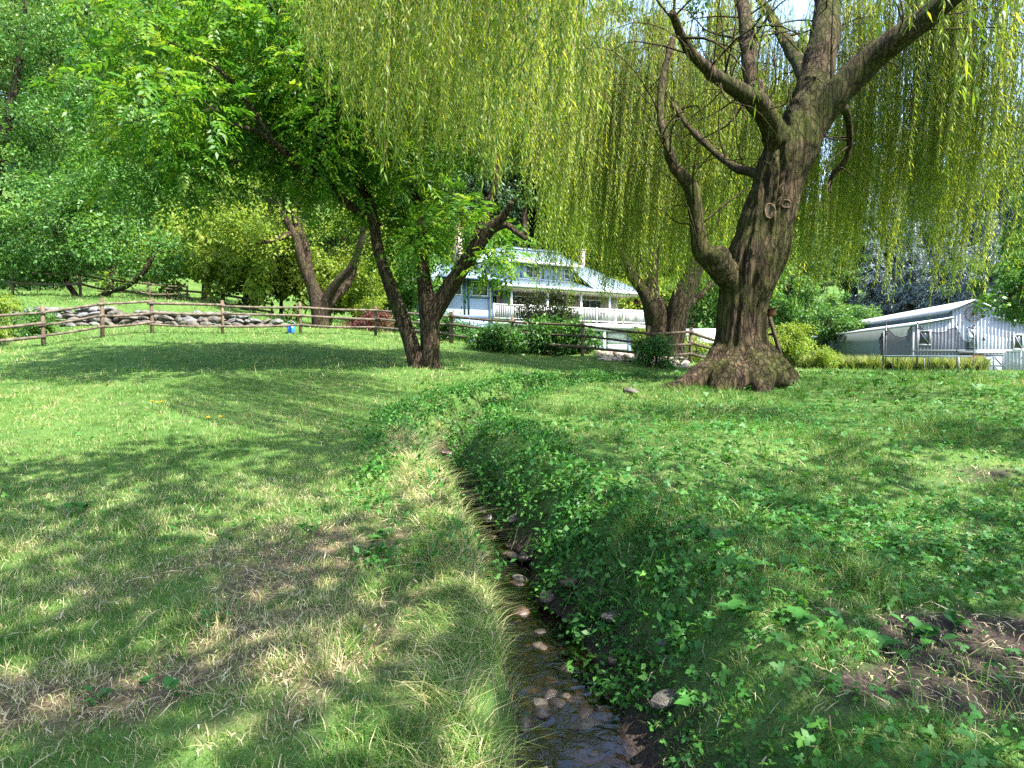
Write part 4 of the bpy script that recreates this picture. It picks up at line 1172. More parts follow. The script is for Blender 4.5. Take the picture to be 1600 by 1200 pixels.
MB().box(2.3, 2.95, 2.6, 2.72, 3.97 - Zh, 5.95 - Zh).build('door', M['house_wall'], house)
# wing roof and main roof
def roof_part(name, polys, parent, th=.10):
    m_ = MB()
    for q in polys: m_.poly([(a, b_, c_ - Zh) for a, b_, c_ in q], th)
    return m_.build(name, M['metal_roof'], parent)


def seams(parent, e0, e1, t0, t1, n):
    """standing seams between an eave edge e0-e1 and a ridge edge t0-t1"""
    e0, e1, t0, t1 = [np.array(q, float) - [0, 0, Zh - .02] for q in (e0, e1, t0, t1)]
    for i in range(n):
        f_ = (i + .5) / n
        MB().bar(e0 + (e1 - e0) * f_, t0 + (t1 - t0) * f_, .045, .055).build('seam', M['seam'], parent)


r1 = roof_part('roof', [[(-4.5, -1.0, 6.60), (.4, -1.0, 6.60), (-1.6, 1.6, 7.7), (-2.9, 1.6, 7.7)], [(.4, -1.0, 6.60), (.4, 4.2, 6.6), (-1.6, 1.6, 7.7)], [(-4.5, 4.2, 6.6), (-4.5, -1.0, 6.60), (-2.9, 1.6, 7.7)], [(.4, 4.2, 6.6), (-4.5, 4.2, 6.6), (-2.9, 1.6, 7.7), (-1.6, 1.6, 7.7)]], house)
seams(r1, (-4.5, -1.0, 6.60), (.4, -1.0, 6.60), (-2.9, 1.6, 7.7), (-1.6, 1.6, 7.7), 9)
hbox('gutter', -4.5, .42, -1.11, -1.01, 6.46, 6.58, 'house_trim', r1)
r2o = roof_part('porch_roof', [[(.45, -.35, 6.38), (8.6, -.35, 6.38), (8.6, 2.0, 7.1), (.45, 2.0, 7.1)]], house)
seams(r2o, (.45, -.35, 6.38), (8.6, -.35, 6.38), (.45, 2.0, 7.1), (8.6, 2.0, 7.1), 20)
hbox('fascia', .45, 13.4, -.43, -.36, 6.22, 6.40, 'white_paint', r2o)
r3 = roof_part('main_roof', [[(8.62, -.35, 6.38), (13.5, -.35, 6.38), (8.9, 5.2, 9.75), (8.62, 5.2, 9.75)], [(13.5, -.35, 6.38), (13.5, 10.6, 6.38), (8.9, 5.2, 9.75)], [(13.5, 10.6, 6.38), (.4, 10.6, 6.38), (3, 5.2, 9.7), (8.9, 5.2, 9.75)]], house)
seams(r3, (8.62, -.35, 6.38), (13.5, -.35, 6.38), (8.62, 5.2, 9.75), (8.9, 5.2, 9.75), 8)
r4 = roof_part('dormer_roof', [[(.95, 1.5, 8.34), (8.8, 1.5, 8.34), (8.8, 5.15, 9.95), (2.6, 5.15, 9.95)], [(.95, 8.5, 8.34), (.95, 1.5, 8.34), (2.6, 5.15, 9.95)]], house)
seams(r4, (.95, 1.5, 8.34), (8.8, 1.5, 8.34), (2.6, 5.15, 9.95), (8.8, 5.15, 9.95), 17)
MB().bar((2.9, 4.3, 9.66 - Zh), (8.8, 4.3, 9.66 - Zh), .12, .10).build('ridge_vent', M['seam'], r4)  # raised bar for the ridge vent, a step line near the roof top
hbox('fascia', .95, 8.8, 1.42, 1.49, 8.18, 8.36, 'white_paint', r4)
hbox('ceiling', .05, 13.3, -.3, 2.68, 6.16, 6.21, 'soffit')
# chimneys
for px, zt, zb_, d_, w_ in ((717, 10.75, 7.5, 3.5, .55), (908, 10.2, 8.6, 5.2, .4)):
    x0 = hs(px, d_); ch = hbox('chimney', x0 - w_ / 2, x0 + w_ / 2, d_ - w_ / 2, d_ + w_ / 2, zb_, zt, 'brick'); hbox('cap', x0 - w_ / 2 - .06, x0 + w_ / 2 + .06, d_ - w_ / 2 - .06, d_ + w_ / 2 + .06, zt + .002, zt + .1, 'soffit', ch)
# downspout with its bent elbow
m_ = MB(); m_.tube([(.02, -.98, 6.45 - Zh), (-.1, -.4, 6.2 - Zh), (-.2, -.1, 6.05 - Zh), (-.2, -.09, 1.6 - Zh)], .05, 8); m_.build('downspout', M['white_paint'], house, True)
# deck
deck = hbox('deck', .1, 14.1, -.05, 2.68, 3.62, 3.95, 'white_paint')
hbox('beam', .3, 13.8, .15, .4, 3.4, 3.61, 'white_paint', deck)
for a in (1.6, 4.6, 7.6, 10.3):
    hbox('post', a - .07, a + .07, .05, .19, 3.96, 6.18, 'white_paint', deck)
for a in (3.4, 6.8, 9.9, 13.4):
    hbox('support', a - .1, a + .1, .15, .35, .7, 3.4, 'white_paint', deck)
rail = hbox('railing', .12, 14.08, 0, .07, 5.0, 5.08, 'white_paint')
hbox('lower_rail', .12, 14.08, .012, .06, 4.08, 4.14, 'white_paint', rail)
hbox('end_rail', 14.02, 14.09, .08, 2.6, 5.0, 5.08, 'white_paint', rail); hbox('end_rail', 14.03, 14.08, .08, 2.6, 4.08, 4.14, 'white_paint', rail)
m_ = MB()
for a in np.arange(.25, 14.0, .145): m_.box(a - .02, a + .02, .015, .055, 4.141 - Zh, 4.999 - Zh)
for a in np.arange(.2, 2.6, .145): m_.box(14.035, 14.075, a - .02, a + .02, 4.141 - Zh, 4.999 - Zh)
obj_props(m_.build('balusters', M['white_paint'], rail), kind='stuff')
for a in (.16, 3.1, 6.1, 9.0, 11.6, 14.05):
    hbox('rail_post', a - .05, a + .05, -.012, .082, 3.951, 5.12, 'white_paint', rail)
# garage doors below the deck
for a, b_ in ((10.55, 12.55), (7.6, 9.6)):
    gd = hbox('garage_door', a, b_, .64, .69, 1.5, 3.36, 'white_paint')
    for k in range(4): hbox('panel', a + .05, b_ - .05, .62, .639, 1.53 + k * .45, 1.53 + k * .45 + .42, 'white_paint', gd)
    hbox('door_frame', a - .12, a - .002, .60, .69, 1.4, 3.5, 'house_trim', gd); hbox('door_frame', b_ + .002, b_ + .12, .60, .69, 1.4, 3.5, 'house_trim', gd)
# hanging baskets
for px, mat, lab, zc in ((1000, 'red_leaf', 'pink flowering basket hanging at the right end of the house deck', 5.75), (796, 'dark_leaf', 'dark trailing basket hanging under the porch roof by the downspout', 5.85)):
    d_ = .35; s_ = min(hs(px, d_), 13.2); w3 = np.array([*(HO[:2] + hu * s_ + hv * d_), zc])
    hb = thing('hanging_basket', lab, 'hanging basket', w3)
    a = np.linspace(0, np.pi / 2, 5); m_ = MB(); m_.tube(np.c_[0 * a, 0 * a, -.2 * np.cos(a)], np.maximum(.2 * np.sin(a), .02), 10); m_.build('basket', M['wood_dark'], hb)
    m_ = MB(); m_.tube([(0, 0, .05), (0, 0, 6.16 - zc)], .008, 5); m_.build('chain', M['black_metal'], hb)
    rb = np.random.default_rng(px); leaf_object('flowers', [clump_leaves(rb, rb.normal(0, .13, (14, 3)) * [1, 1, .6], .14, 40, .09, .07)], M[mat], hb, (0, 0, 0))

# ------------------------------------------------------------------ barn
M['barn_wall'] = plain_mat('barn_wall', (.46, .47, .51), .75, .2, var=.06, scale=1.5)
M['barn_wall_shaded'] = plain_mat('barn_wall_shaded', (.20, .24, .26), .8, .2, var=.06, scale=.8)  # darker, bluer barn paint: the side wall's shade is in this colour
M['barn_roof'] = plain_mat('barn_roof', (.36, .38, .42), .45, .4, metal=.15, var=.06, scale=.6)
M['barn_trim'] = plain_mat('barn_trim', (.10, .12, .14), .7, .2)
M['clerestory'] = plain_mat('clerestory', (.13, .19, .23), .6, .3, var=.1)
M['doorway_shaded_brown'] = plain_mat('doorway_shaded_brown', (.16, .08, .05), .9, .1, var=.3)
BA = -R(13.2); BY = 66.0; BO = np.array([(1424 - 800) / F * BY, BY, -.6])
barn = thing('barn', 'long white board and batten barn with raised roof monitor', 'barn', BO, BA)
bu, bv = np.array([math.cos(BA), math.sin(BA)]), np.array([-math.sin(BA), math.cos(BA)])


def bt(px): k = (px - 800) / F; return (k * BO[1] - BO[0]) / (bu[0] - k * bu[1])
def bz(px, py): Yb = BO[1] + bu[1] * bt(px); return pt(px, py, Yb)[2] - BO[2]


def bbox(name, x0, x1, y0, y1, z0, z1, mat, parent=None):
    return MB().box(x0, x1, y0, y1, z0, z1).build(name, M[mat], parent or barn)


BL = 62.0
t_m0, t_m1 = bt(1486), bt(1549); t_pk = (t_m0 + t_m1) / 2; t_r = t_m1 + (t_m0)
z_e = bz(1424, 508); z_l = bz(1490, 496); z_m = bz(1488, 484); z_pk = bz(1520, 470)
z_mid = bz(1560, 548)
front = MB().poly([(0, 0, 0), (t_r, 0, 0), (t_r, 0, z_e - .25), (t_m1, 0, z_l - .1), (t_m1, 0, z_m), (t_pk, 0, z_pk - .15), (t_m0, 0, z_m), (t_m0, 0, z_l - .1), (0, 0, z_e - .1)], .12, (0, -1, 0))
front.build('front_wall', M['barn_wall'], barn)
bbox('side_wall', 0, .1, .122, BL, 0, z_e - .1, 'barn_wall_shaded')
bbox('side_wall', t_r - .1, t_r, .122, BL, 0, z_e - .25, 'barn_wall_shaded')
bbox('back_wall', .1, t_r - .1, BL - .1, BL, 0, z_e - .3, 'barn_wall_shaded')
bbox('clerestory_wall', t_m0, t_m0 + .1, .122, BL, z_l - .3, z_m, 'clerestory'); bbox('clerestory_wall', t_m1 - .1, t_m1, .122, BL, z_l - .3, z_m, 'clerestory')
ov = .4
sl = (z_pk - z_m) / (t_pk - t_m0)
def slope_roof(name, a, za, b_, zb_, o):
    m_ = MB(); m_.poly([(a, -o, za), (b_, -o, zb_), (b_, BL + .4, zb_), (a, BL + .4, za)], .14); return m_.build(name, M['barn_roof'], barn)
e = .4
slope_roof('monitor_roof', t_pk, z_pk + .14, t_m0 - e, z_m - sl * e + .14, ov); slope_roof('monitor_roof', t_m1 + e, z_m - sl * e + .14, t_pk, z_pk + .143, ov)
sl2 = (z_l - z_e) / t_m0
slope_roof('lean_to_roof', -.55, z_e - sl2 * .55 + .1, t_m0 - .003, z_l + .1, .35); slope_roof('lean_to_roof', t_m1 + .003, z_l + .1, t_r + .6, z_e - sl2 * .6 - .1, .35)
# battens
m_ = MB()
def top_z(t):
    if t < t_m0: return z_e - .12 + (z_l - z_e) * t / t_m0
    if t > t_m1: return z_l - .12 + (z_e - .15 - z_l) * (t - t_m1) / (t_r - t_m1)
    return z_m - .05 + sl * min(t - t_m0, t_m1 - t)
for t in np.arange(.12, t_r, .30): m_.box(t - .035, t + .035, -.152, -.118, .02, top_z(t) - .05)
obj_props(m_.build('battens', plain_mat('batten', (.33, .34, .39), .75, .2), barn), kind='stuff')
bbox('band', 0, t_r, -.175, -.154, z_mid - .08, z_mid + .1, 'white_paint'); bbox('corner_board', -.02, .14, -.17, -.153, .02, z_e - .2, 'white_paint')
# windows, hay door, lower door
for a, b_, c_, d_ in ((1432, 1452, 516, 540), (1580, 1597, 522, 547)):
    f_ = window(barn, bt(a), bt(b_), bz(a, d_), bz(a, c_), -.15, 'white_paint', 0, fw=.14, depth=.05)
    MB().bar((bt(a) + .14, -.185, bz(a, c_) - .14), (bt(b_) - .14, -.185, bz(a, d_) + .14), .1, .03).build('brace', M['white_paint'], f_)


def braced_door(name, x0, x1, z0, z1, cross, fw=.13, leaves=1):
    d_ = bbox(name, x0, x1, -.21, -.176, z0, z1, 'white_paint')
    for (a, b_, c_, e_) in ((x0, x1, z0, z0 + fw), (x0, x1, z1 - fw, z1), (x0, x0 + fw, z0 + fw, z1 - fw), (x1 - fw, x1, z0 + fw, z1 - fw)):
        bbox('door_frame', a, b_, -.235, -.211, c_, e_, 'barn_trim', d_)
    zm = (z0 + z1) / 2; bbox('door_rail', x0 + fw, x1 - fw, -.233, -.211, zm - fw / 2, zm + fw / 2, 'barn_trim', d_)
    xm = (x0 + x1) / 2
    if cross:
        bbox('door_rail', xm - fw / 2, xm + fw / 2, -.234, -.2115, z0 + fw, z1 - fw, 'barn_trim', d_)
        for (p0, p1) in (((x0 + fw, zm), (xm, z1 - fw)), ((x1 - fw, zm), (xm, z1 - fw)), ((x0 + fw, z0 + fw), (xm, zm)), ((x1 - fw, z0 + fw), (xm, zm))):
            MB().bar((p0[0], -.222, p0[1]), (p1[0], -.222, p1[1]), .018, fw * .8).build('brace', M['barn_trim'], d_)
    else:
        for (za, zb_) in ((z1 - fw, zm), (zm, z0 + fw)):
            MB().bar((x0 + fw, -.222, za), (x1 - fw, -.222, zb_), .018, fw * .8).build('brace', M['barn_trim'], d_)
    return d_


braced_door('hay_door', bt(1509), bt(1524), bz(1516, 545), bz(1516, 511), False)
braced_door('barn_door', bt(1535), bt(1567), bz(1550, 588), bz(1550, 554), True)
bbox('doorway', bt(1497), bt(1534), -.158, -.153, .03, bz(1515, 553), 'doorway_shaded_brown')  # flat sheet on the wall; brown interior and its shade are in the colour
bbox('door_track', bt(1496), bt(1568), -.21, -.176, bz(1530, 552), bz(1530, 549), 'white_paint')
lx, lz = bt(1533), bz(1533, 528); m_ = MB(); m_.tube([(lx, -.15, lz), (lx, -.4, lz + .05)], .04, 6); m_.tube([(lx, -.42, lz + .05), (lx, -.42, lz - .25)], [.03, .16], 10); m_.build('wall_lamp', M['black_metal'], barn)
# wagon wheel hung on the gable
wc = np.array([*(BO[:2] + bu * bt(1517) - bv * .24), BO[2] + bz(1517, 490)])
ww = thing('wagon_wheel', 'old spoked wagon wheel hung high on the barn gable', 'wheel', wc, BA)
rw_ = 11.5 / F * 65; a = np.linspace(0, 2 * np.pi, 33)
MB().tube(np.c_[np.cos(a) * rw_, 0 * a, np.sin(a) * rw_], .05, 6, False).build('rim', M['wood_dark'], ww, True)
m_ = MB(); m_.tube([(0, -.12, 0), (0, .08, 0)], [.1, .14], 10); m_.build('hub', M['wood_dark'], ww)
for k in range(12):
    q = k / 12 * 2 * np.pi; MB().tube([(math.cos(q) * .1, 0, math.sin(q) * .1), (math.cos(q) * rw_, 0, math.sin(q) * rw_)], .024, 5).build('spoke', M['wood_dark'], ww)

# ------------------------------------------------------------------ trampoline
TY = 37.0; tb_ = ground_at(1447, TY); RT = 60 / F * TY
tr = thing('trampoline', 'round trampoline with sagging dark safety net in front of the barn', 'trampoline', tb_)
M['steel'] = plain_mat('steel', (.20, .21, .22), .5, .4, metal=.5)
M['pad'] = plain_mat('pad', (.10, .16, .17), .7, .3)
a = np.linspace(0, 2 * np.pi, 49); hb_ = pt(1447, 557, TY)[2] - tb_[2]
MB().tube(np.c_[np.cos(a) * RT, np.sin(a) * RT, 0 * a + hb_], .04, 6, False).build('frame', M['steel'], tr, True)
m_ = MB(); m_.add(np.c_[np.cos(a[:-1]) * RT * .9, np.sin(a[:-1]) * RT * .9, 0 * a[:-1] + hb_ - .01], [tuple(range(48))]); m_.build('mat', M['black_metal'], tr)
V = np.concatenate([np.c_[np.cos(a[:-1]) * k, np.sin(a[:-1]) * k, 0 * a[:-1] + hb_ + z_] for k, z_ in ((RT * .9, 0), (RT * 1.0, .05), (RT * 1.02, .03))])
m_ = MB(); m_.add(V, [(k * 48 + i, k * 48 + (i + 1) % 48, (k + 1) * 48 + (i + 1) % 48, (k + 1) * 48 + i) for k in range(2) for i in range(48)]); m_.build('pad', M['pad'], tr)
for k in range(8):
    q = k / 8 * 2 * np.pi + .2; x, y = math.cos(q) * RT, math.sin(q) * RT
    zg = gz(tb_[0] + x, tb_[1] + y) - tb_[2]
    MB().tube([(x, y, hb_), (x * 1.01, y * 1.01, zg - .05)], .025, 6).build('leg', M['steel'], tr)
hp = pt(1447, 506, TY)[2] - tb_[2]
poles = []
for k, (q, hh) in enumerate(((2.97, hp - .35), (2.2, hp + .1), (1.25, hp + .1), (.3, hp - .05), (-.75, hp - .2), (-2.3, hp - .35))):
    x, y = math.cos(q) * RT * 1.03, math.sin(q) * RT * 1.03; poles.append((x, y, hh))
    MB().tube([(x, y, hb_ - .5), (x + (0 if k else -.03), y, hh)], .022, 6).build('pole', M['steel'], tr); MB().tube([(x, y, hh), (x, y, hh + .09)], .035, 6).build('pole_cap', M['black_metal'], tr)
nm_, nt, N, L = new_mat('net_mesh')
d_ = N.new('ShaderNodeBsdfDiffuse'); d_.inputs[0].default_value = (.02, .022, .026, 1); tbx = N.new('ShaderNodeBsdfTransparent'); mx = N.new('ShaderNodeMixShader'); mx.inputs[0].default_value = .62
L.new(tbx.outputs[0], mx.inputs[1]); L.new(d_.outputs[0], mx.inputs[2]); out_surface(nt, mx.outputs[0])
sag = (.55, .75, .45, .9, 1.1, .6)
rn_ = np.random.default_rng(3)
for k in range(4):
    p0, p1 = np.array(poles[k]), np.array(poles[k + 1]); n = 13; cols_ = []
    for i in range(n):
        f_ = i / (n - 1); b_ = p0 * (1 - f_) + p1 * f_; b_[:2] *= 1 + .1 * math.sin(math.pi * f_)
        zt = p0[2] * (1 - f_) + p1[2] * f_ - sag[k] * math.sin(math.pi * f_) ** .8
        w_ = rn_.normal(0, .07)
        cols_.append([(b_[0] * (1 - .05 * math.sin(3 * j)) + w_ * j / 5, b_[1], hb_ + .04 + (zt - hb_ - .04) * j / 5) for j in range(6)])
    Vn = np.array(cols_).reshape(-1, 3); Fn = [(i * 6 + j, (i + 1) * 6 + j, (i + 1) * 6 + j + 1, i * 6 + j + 1) for i in range(n - 1) for j in range(5)]
    net = MB().add(Vn, Fn).build('net', nm_, tr)
    MB().tube([c_[-1] for c_ in cols_], .018, 5, False).build('net_hem', M['black_metal'], net)

# ------------------------------------------------------------------ small things
# shed with white roof beyond the fence
sh0 = ground_at(1105, 42)
shed = thing('shed', 'small shed with a white roof beyond the fence, half hidden by the willow trunk', 'shed', sh0, R(-8))
MB().box(-1.0, 2.2, 0, 2.4, -.2, 1.35).build('wall', M['white_paint'], shed)
zr = pt(1100, 512, 42)[2] - sh0[2]
MB().poly([(-1.2, -.3, 1.36), (2.4, -.3, 1.36), (2.4, 1.3, zr), (-1.2, 1.3, zr)], .07).poly([(-1.2, 1.305, zr), (2.4, 1.305, zr), (2.4, 2.8, 1.36), (-1.2, 2.8, 1.36)], .07).build('roof', M['white_paint'], shed)
MB().box(.2, 1.0, -.03, -.003, -.1, 1.1).build('door', M['house_trim'], shed)
# wooden ladder against the willow
def on_willow(px, py, dy): return pt(px, py, WY + dy)
lb = ground_at(1226, WY + .55)
lad = thing('ladder', 'old wooden ladder leaning on the right side of the big willow trunk', 'ladder', lb)
a0, a1 = on_willow(1232, 583, .45), on_willow(1200, 488, .25); a0[2] = lb[2] - .02
b0_, b1_ = a0 + [-.16, .42, 0], a1 + [-.12, .42, 0]
for p0, p1 in ((a0, a1), (b0_, b1_)): MB().bar(p0, p1, .06, .09).build('side_rail', M['wood_dark'], lad).location = tuple(-lb)
for k in range(5):
    f_ = .12 + k * .19; MB().bar(a0 + (a1 - a0) * f_, b0_ + (b1_ - b0_) * f_, .05, .05).build('rung', M['wood_post'], lad).location = tuple(-lb)
# birdhouse-like nailed block on the trunk
bp = pt(1205, 496, WY - .05)
bk = thing('nest_box', 'small reddish wooden nest box nailed to the right side of the willow trunk', 'nest box', bp, scale=.75)
M['red_wood'] = plain_mat('red_wood', (.15, .065, .032), .8, .2, var=.3)
MB().poly([(-.09, -.09, .0), (.09, -.09, .05), (.09, -.09, .26), (-.09, -.09, .22)], .2, (0, -1, 0)).build('box', M['red_wood'], bk)
MB().poly([(-.13, -.14, .24), (.14, -.14, .29), (.14, .14, .29), (-.13, .14, .24)], .025).build('lid', M['wood_dark'], bk)
# bucket
bu0 = ground_at(455, 28.0)
bkt = thing('bucket', 'blue plastic bucket by the fence post left of the gnarled tree', 'bucket', bu0)
M['blue'] = plain_mat('blue_plastic', (.02, .16, .60), .35, .5, var=.05)
MB().tube([(0, 0, 0), (0, 0, .02), (0, 0, .32), (0, 0, .321), (0, 0, .05)], [.13, .135, .175, .165, .125], 18, False).build('body', M['blue'], bkt, True)
a = np.linspace(0, 2 * np.pi, 25); MB().tube(np.c_[np.cos(a) * .178, np.sin(a) * .178, 0 * a + .315], .012, 6, False).build('rim', M['blue'], bkt, True)
a = np.linspace(0, np.pi, 13); MB().tube(np.c_[np.cos(a) * .18, -.03 * np.sin(a), .3 + .2 * np.sin(a)], .007, 5, False).build('handle', M['white_paint'], bkt, True)
MB().tube([(0, 0, .015), (0, 0, .03)], .125, 18).build('base', M['blue'], bkt)


# ------------------------------------------------------------------ grass, weeds, straw
def scatter(r, n, y0, y1, margin=1.18):
    """points with even density over the wedge of ground between y0 and y1"""
    y = np.sqrt(r.uniform(y0 ** 2, y1 ** 2, n)); x = r.uniform(-1, 1, n) * (.75 * y * margin + .35)
    return x, y


def clear_mask(x, y):
    """True where the stream bed, trunks or bare soil leave no grass"""
    sd, wz, ix = stream_coords(x, y); z = H(x, y)
    wet = (np.abs(sd) < 1.5) & (z < wz + .035)
    tr_ = np.hypot(x - wb[0], (y - wb[1])) < .75
    return wet | tr_, z, sd


def blades(r, x, y, z, ln, w, rnd, seg, lean):
    n = len(x); a = r.uniform(0, 6.283, n); d = np.c_[np.cos(a), np.sin(a), 0 * a]; f = r.uniform(0, 6.283, n); s = np.c_[np.cos(f), np.sin(f), 0 * f]
    B = np.c_[x, y, z - .01]; V = []
    for k in range(seg + 1):
        t = k / seg; c_ = B + d * (lean * t ** 1.6 * ln)[:, None] + np.array([0, 0, 1.]) * (ln * (t * (1 - .45 * np.minimum(lean, 1.2) * t)))[:, None]
        if k < seg: ww = (w * (1 - .55 * t) * .5)[:, None]; V += [c_ - s * ww, c_ + s * ww]
        else: V += [c_]
    q = 2 * seg + 1; V = np.stack(V, 1).reshape(-1, 3); b0 = np.arange(n) * q
    Fs = []
    if seg > 1: Fs.append(np.concatenate([np.c_[b0 + 2 * k, b0 + 2 * k + 1, b0 + 2 * k + 3, b0 + 2 * k + 2] for k in range(seg - 1)]))
    Fs.append(np.c_[b0 + 2 * seg - 2, b0 + 2 * seg - 1, b0 + 2 * seg])
    return V, Fs, np.repeat(rnd, q)


rg = np.random.default_rng(99)
GV, GQ, GT, GR, gn = [], [], [], [], 0
for (n, y0, y1, seg, L0, W0) in ((130000, 2.2, 5, 2, .066, .0042), (85000, 5, 7, 2, .068, .0056), (95000, 7, 9, 1, .07, .0072), (150000, 9, 15, 1, .08, .010), (110000, 15, 30, 1, .10, .022), (45000, 30, 50, 1, .17, .040)):
    x, y = scatter(rg, n, y0, y1)
    # tufts: pull blades together
    tx, ty = rg.normal(0, .03, n), rg.normal(0, .03, n)
    cell = .16 if y0 < 9 else .3
    kx, ky = np.floor(x / cell), np.floor(y / cell); jx, jy = hash2(kx, ky, 5), hash2(kx, ky, 6)
    pull = rg.random(n) < .5
    x = np.where(pull, (kx + jx) * cell + tx * 1.3, x); y = np.where(pull, (ky + jy) * cell + ty * 1.3, y)
    bad, z, sd = clear_mask(x, y)
    di, dr = dirt_mask(x, y), dry_mask(x, y)
    right = (sd > 0) & (y < 22)
    patch = fbm(x * 1.1, y * 1.1, 15)
    dens = (1 - .93 * di) * (1 - .42 * dr) * np.where(right & (y < 10), .62 + .5 * (patch > .56), 1.0) * (.35 + 1.1 * patch)
    keep = (~bad) & (rg.random(n) < dens)
    # left lip of the bank carries long dry grass
    lip = (sd < 0) & (sd > -.75) & (y < 12)
    x, y, z, di, dr, right, patch, lip = [q[keep] for q in (x, y, z, di, dr, right, patch, lip)]; n = len(x)
    tall = hash2(np.floor(x / .4), np.floor(y / .4), 8)
    ln = L0 * rg.uniform(.5, 1.3, n) * (.75 + .6 * patch) * np.where(lip, 2.3, 1) * np.where(tall > .94, 1.9, 1) * np.where(right & (patch > .6), 1.5, 1)
    lean = rg.uniform(.15, 1.2, n) + np.where(lip, .5, 0)
    tone = .22 + .50 * fbm(x * .6, y * .6, 25) + .5 * (fbm(x * 2.2, y * 2.2, 26) - .5)
    rnd = np.clip(tone + rg.normal(0, .13, n) + np.where(rg.random(n) < .12 + .14 * ((y < 7) & ~right) + .42 * dr + .42 * lip, .45, 0) - .06 * right, 0, 1)
    V, Fs, rn = blades(rg, x, y, z, ln, W0 * rg.uniform(.7, 1.4, n), rnd, seg, lean)
    GV.append(V); GR.append(rn)
    for f in Fs: (GQ if f.shape[1] == 4 else GT).append(f + gn)
    gn += len(V)
# stray tufts of taller grass
tp = [(1165, 880, 5.2, 90, .24), (470, 850, 5.0, 30, .16), (260, 1040, 3.5, 45, .14), (500, 780, 6.2, 30, .18), (1420, 605, 13, 40, .35), (1480, 615, 12.5, 40, .3), (1200, 745, 7.2, 45, .22), (1560, 760, 6.4, 50, .22), (640, 960, 4.6, 60, .2), (1250, 620, 12.6, 60, .3), (1330, 625, 12, 50, .28), (1140, 640, 11.8, 60, .28),
      (1100, 655, 11, 50, .25), (560, 1090, 3.4, 70, .18), (600, 1010, 4.1, 70, .2), (690, 900, 5.3, 70, .2), (1530, 620, 12.8, 40, .3), (1050, 700, 9, 50, .22), (1010, 1020, 4.6, 40, .2), (880, 690, 10.5, 60, .22)]
for px, py, Y, nb, ln in tp:
    g0 = ground_at(px, Y); x = g0[0] + rg.normal(0, .07, nb); y = Y + rg.normal(0, .07, nb)
    V, Fs, rn = blades(rg, x, y, H(x, y), ln * rg.uniform(.6, 1.2, nb), .006 * (1 + Y * .08) * rg.uniform(.8, 1.3, nb), np.clip(rg.normal(.5, .15, nb), 0, 1), 3, rg.uniform(.2, 1.1, nb))
    GV.append(V); GR.append(rn)
    for f in Fs: (GQ if f.shape[1] == 4 else GT).append(f + gn)
    gn += len(V)
obj_props(mobj('grass', np_mesh('grass', np.concatenate(GV), [np.concatenate(GQ), np.concatenate(GT)], M['grass'], np.concatenate(GR))), 'mown green grass with dry blades covering the lawn and stream banks', 'grass', kind='stuff')


def lobed_leaves(r, C, size, tiltv, rnd):
    """buttercup-like leaves: three toothed leaflets of 3 points each, on the end of a stalk"""
    n = len(C); a0 = r.uniform(0, 6.283, n); nrm = unit(np.c_[r.normal(0, tiltv, (n, 2)), np.ones(n)])
    X = unit(np.cross(nrm, np.tile([0, 1., 0], (n, 1)))); Yv = np.cross(nrm, X)
    V = [C]; outl = []
    for k in range(3):
        for (da, q) in ((-.62, .66), (-.02, 1.0), (.62, .66)):
            outl.append((a0 + k * 2.094 + da * .95, q if k else q * 1.1))
        outl.append((a0 + k * 2.094 + 1.047, .24))
    for (a, q) in outl:
        rr = size * q * r.uniform(.88, 1.12, n)
        V.append(C + X * (np.cos(a) * rr)[:, None] + Yv * (np.sin(a) * rr)[:, None] - nrm * (size * .22 * (q ** 2))[:, None])
    m = len(V); Vv = np.stack(V, 1).reshape(-1, 3); b0 = np.arange(n) * m
    Fs = np.concatenate([np.c_[b0, b0 + k, b0 + (k % (m - 1)) + 1] for k in range(1, m)])
    return Vv, Fs, np.repeat(rnd, m)


CV, CF, CR, cn = [], [], [], 0
for (n, y0, y1, s0) in ((40000, 2.2, 6, .026), (26000, 6, 11, .032), (14000, 11, 19, .046)):
    x, y = scatter(rg, n, y0, y1); bad, z, sd = clear_mask(x, y); di, dr = dirt_mask(x, y), dry_mask(x, y)
    pa = fbm(x * .9 + 7, y * .9, 35)
    right = sd > .12
    leftbank = (sd < -.1) & (sd > -1.5 * sstep(7, 10, y)) & (y > 7)
    slope = np.abs(H(x + .08, y) - z) + np.abs(H(x, y + .08) - z)
    steep = np.clip(slope / .06, 0, 2.5)
    dens = np.where(right, .35 + 1.5 * (pa - .3), np.where(leftbank, .9, .16 * (pa > .5))) * (.55 + .55 * steep) * (1 - .92 * di) * (1 - .5 * dr)
    kp = (~bad) & (rg.random(n) < dens); x, y, z, right = x[kp], y[kp], z[kp], right[kp]; n = len(x)
    C = np.c_[x, y, z + rg.uniform(.015, .10, n) * np.where(right, 1, .5)]
    tone = .25 + .5 * fbm(x * 1.3, y * 1.3, 45)
    V, Fs, rn = lobed_leaves(rg, C, s0 * (.45 + 1.3 * rg.random(n) ** 1.8) * np.where(right, 1, .75), .6, np.clip(tone + rg.normal(0, .14, n), 0, 1))
    CV.append(V); CF.append(Fs + cn); CR.append(rn); cn += len(V)
obj_props(mobj('ground_cover', np_mesh('ground_cover', np.concatenate(CV), [np.concatenate(CF)], M['weed'], np.concatenate(CR))), 'low lobed green weeds spreading over the right stream bank', 'ground cover', kind='stuff')

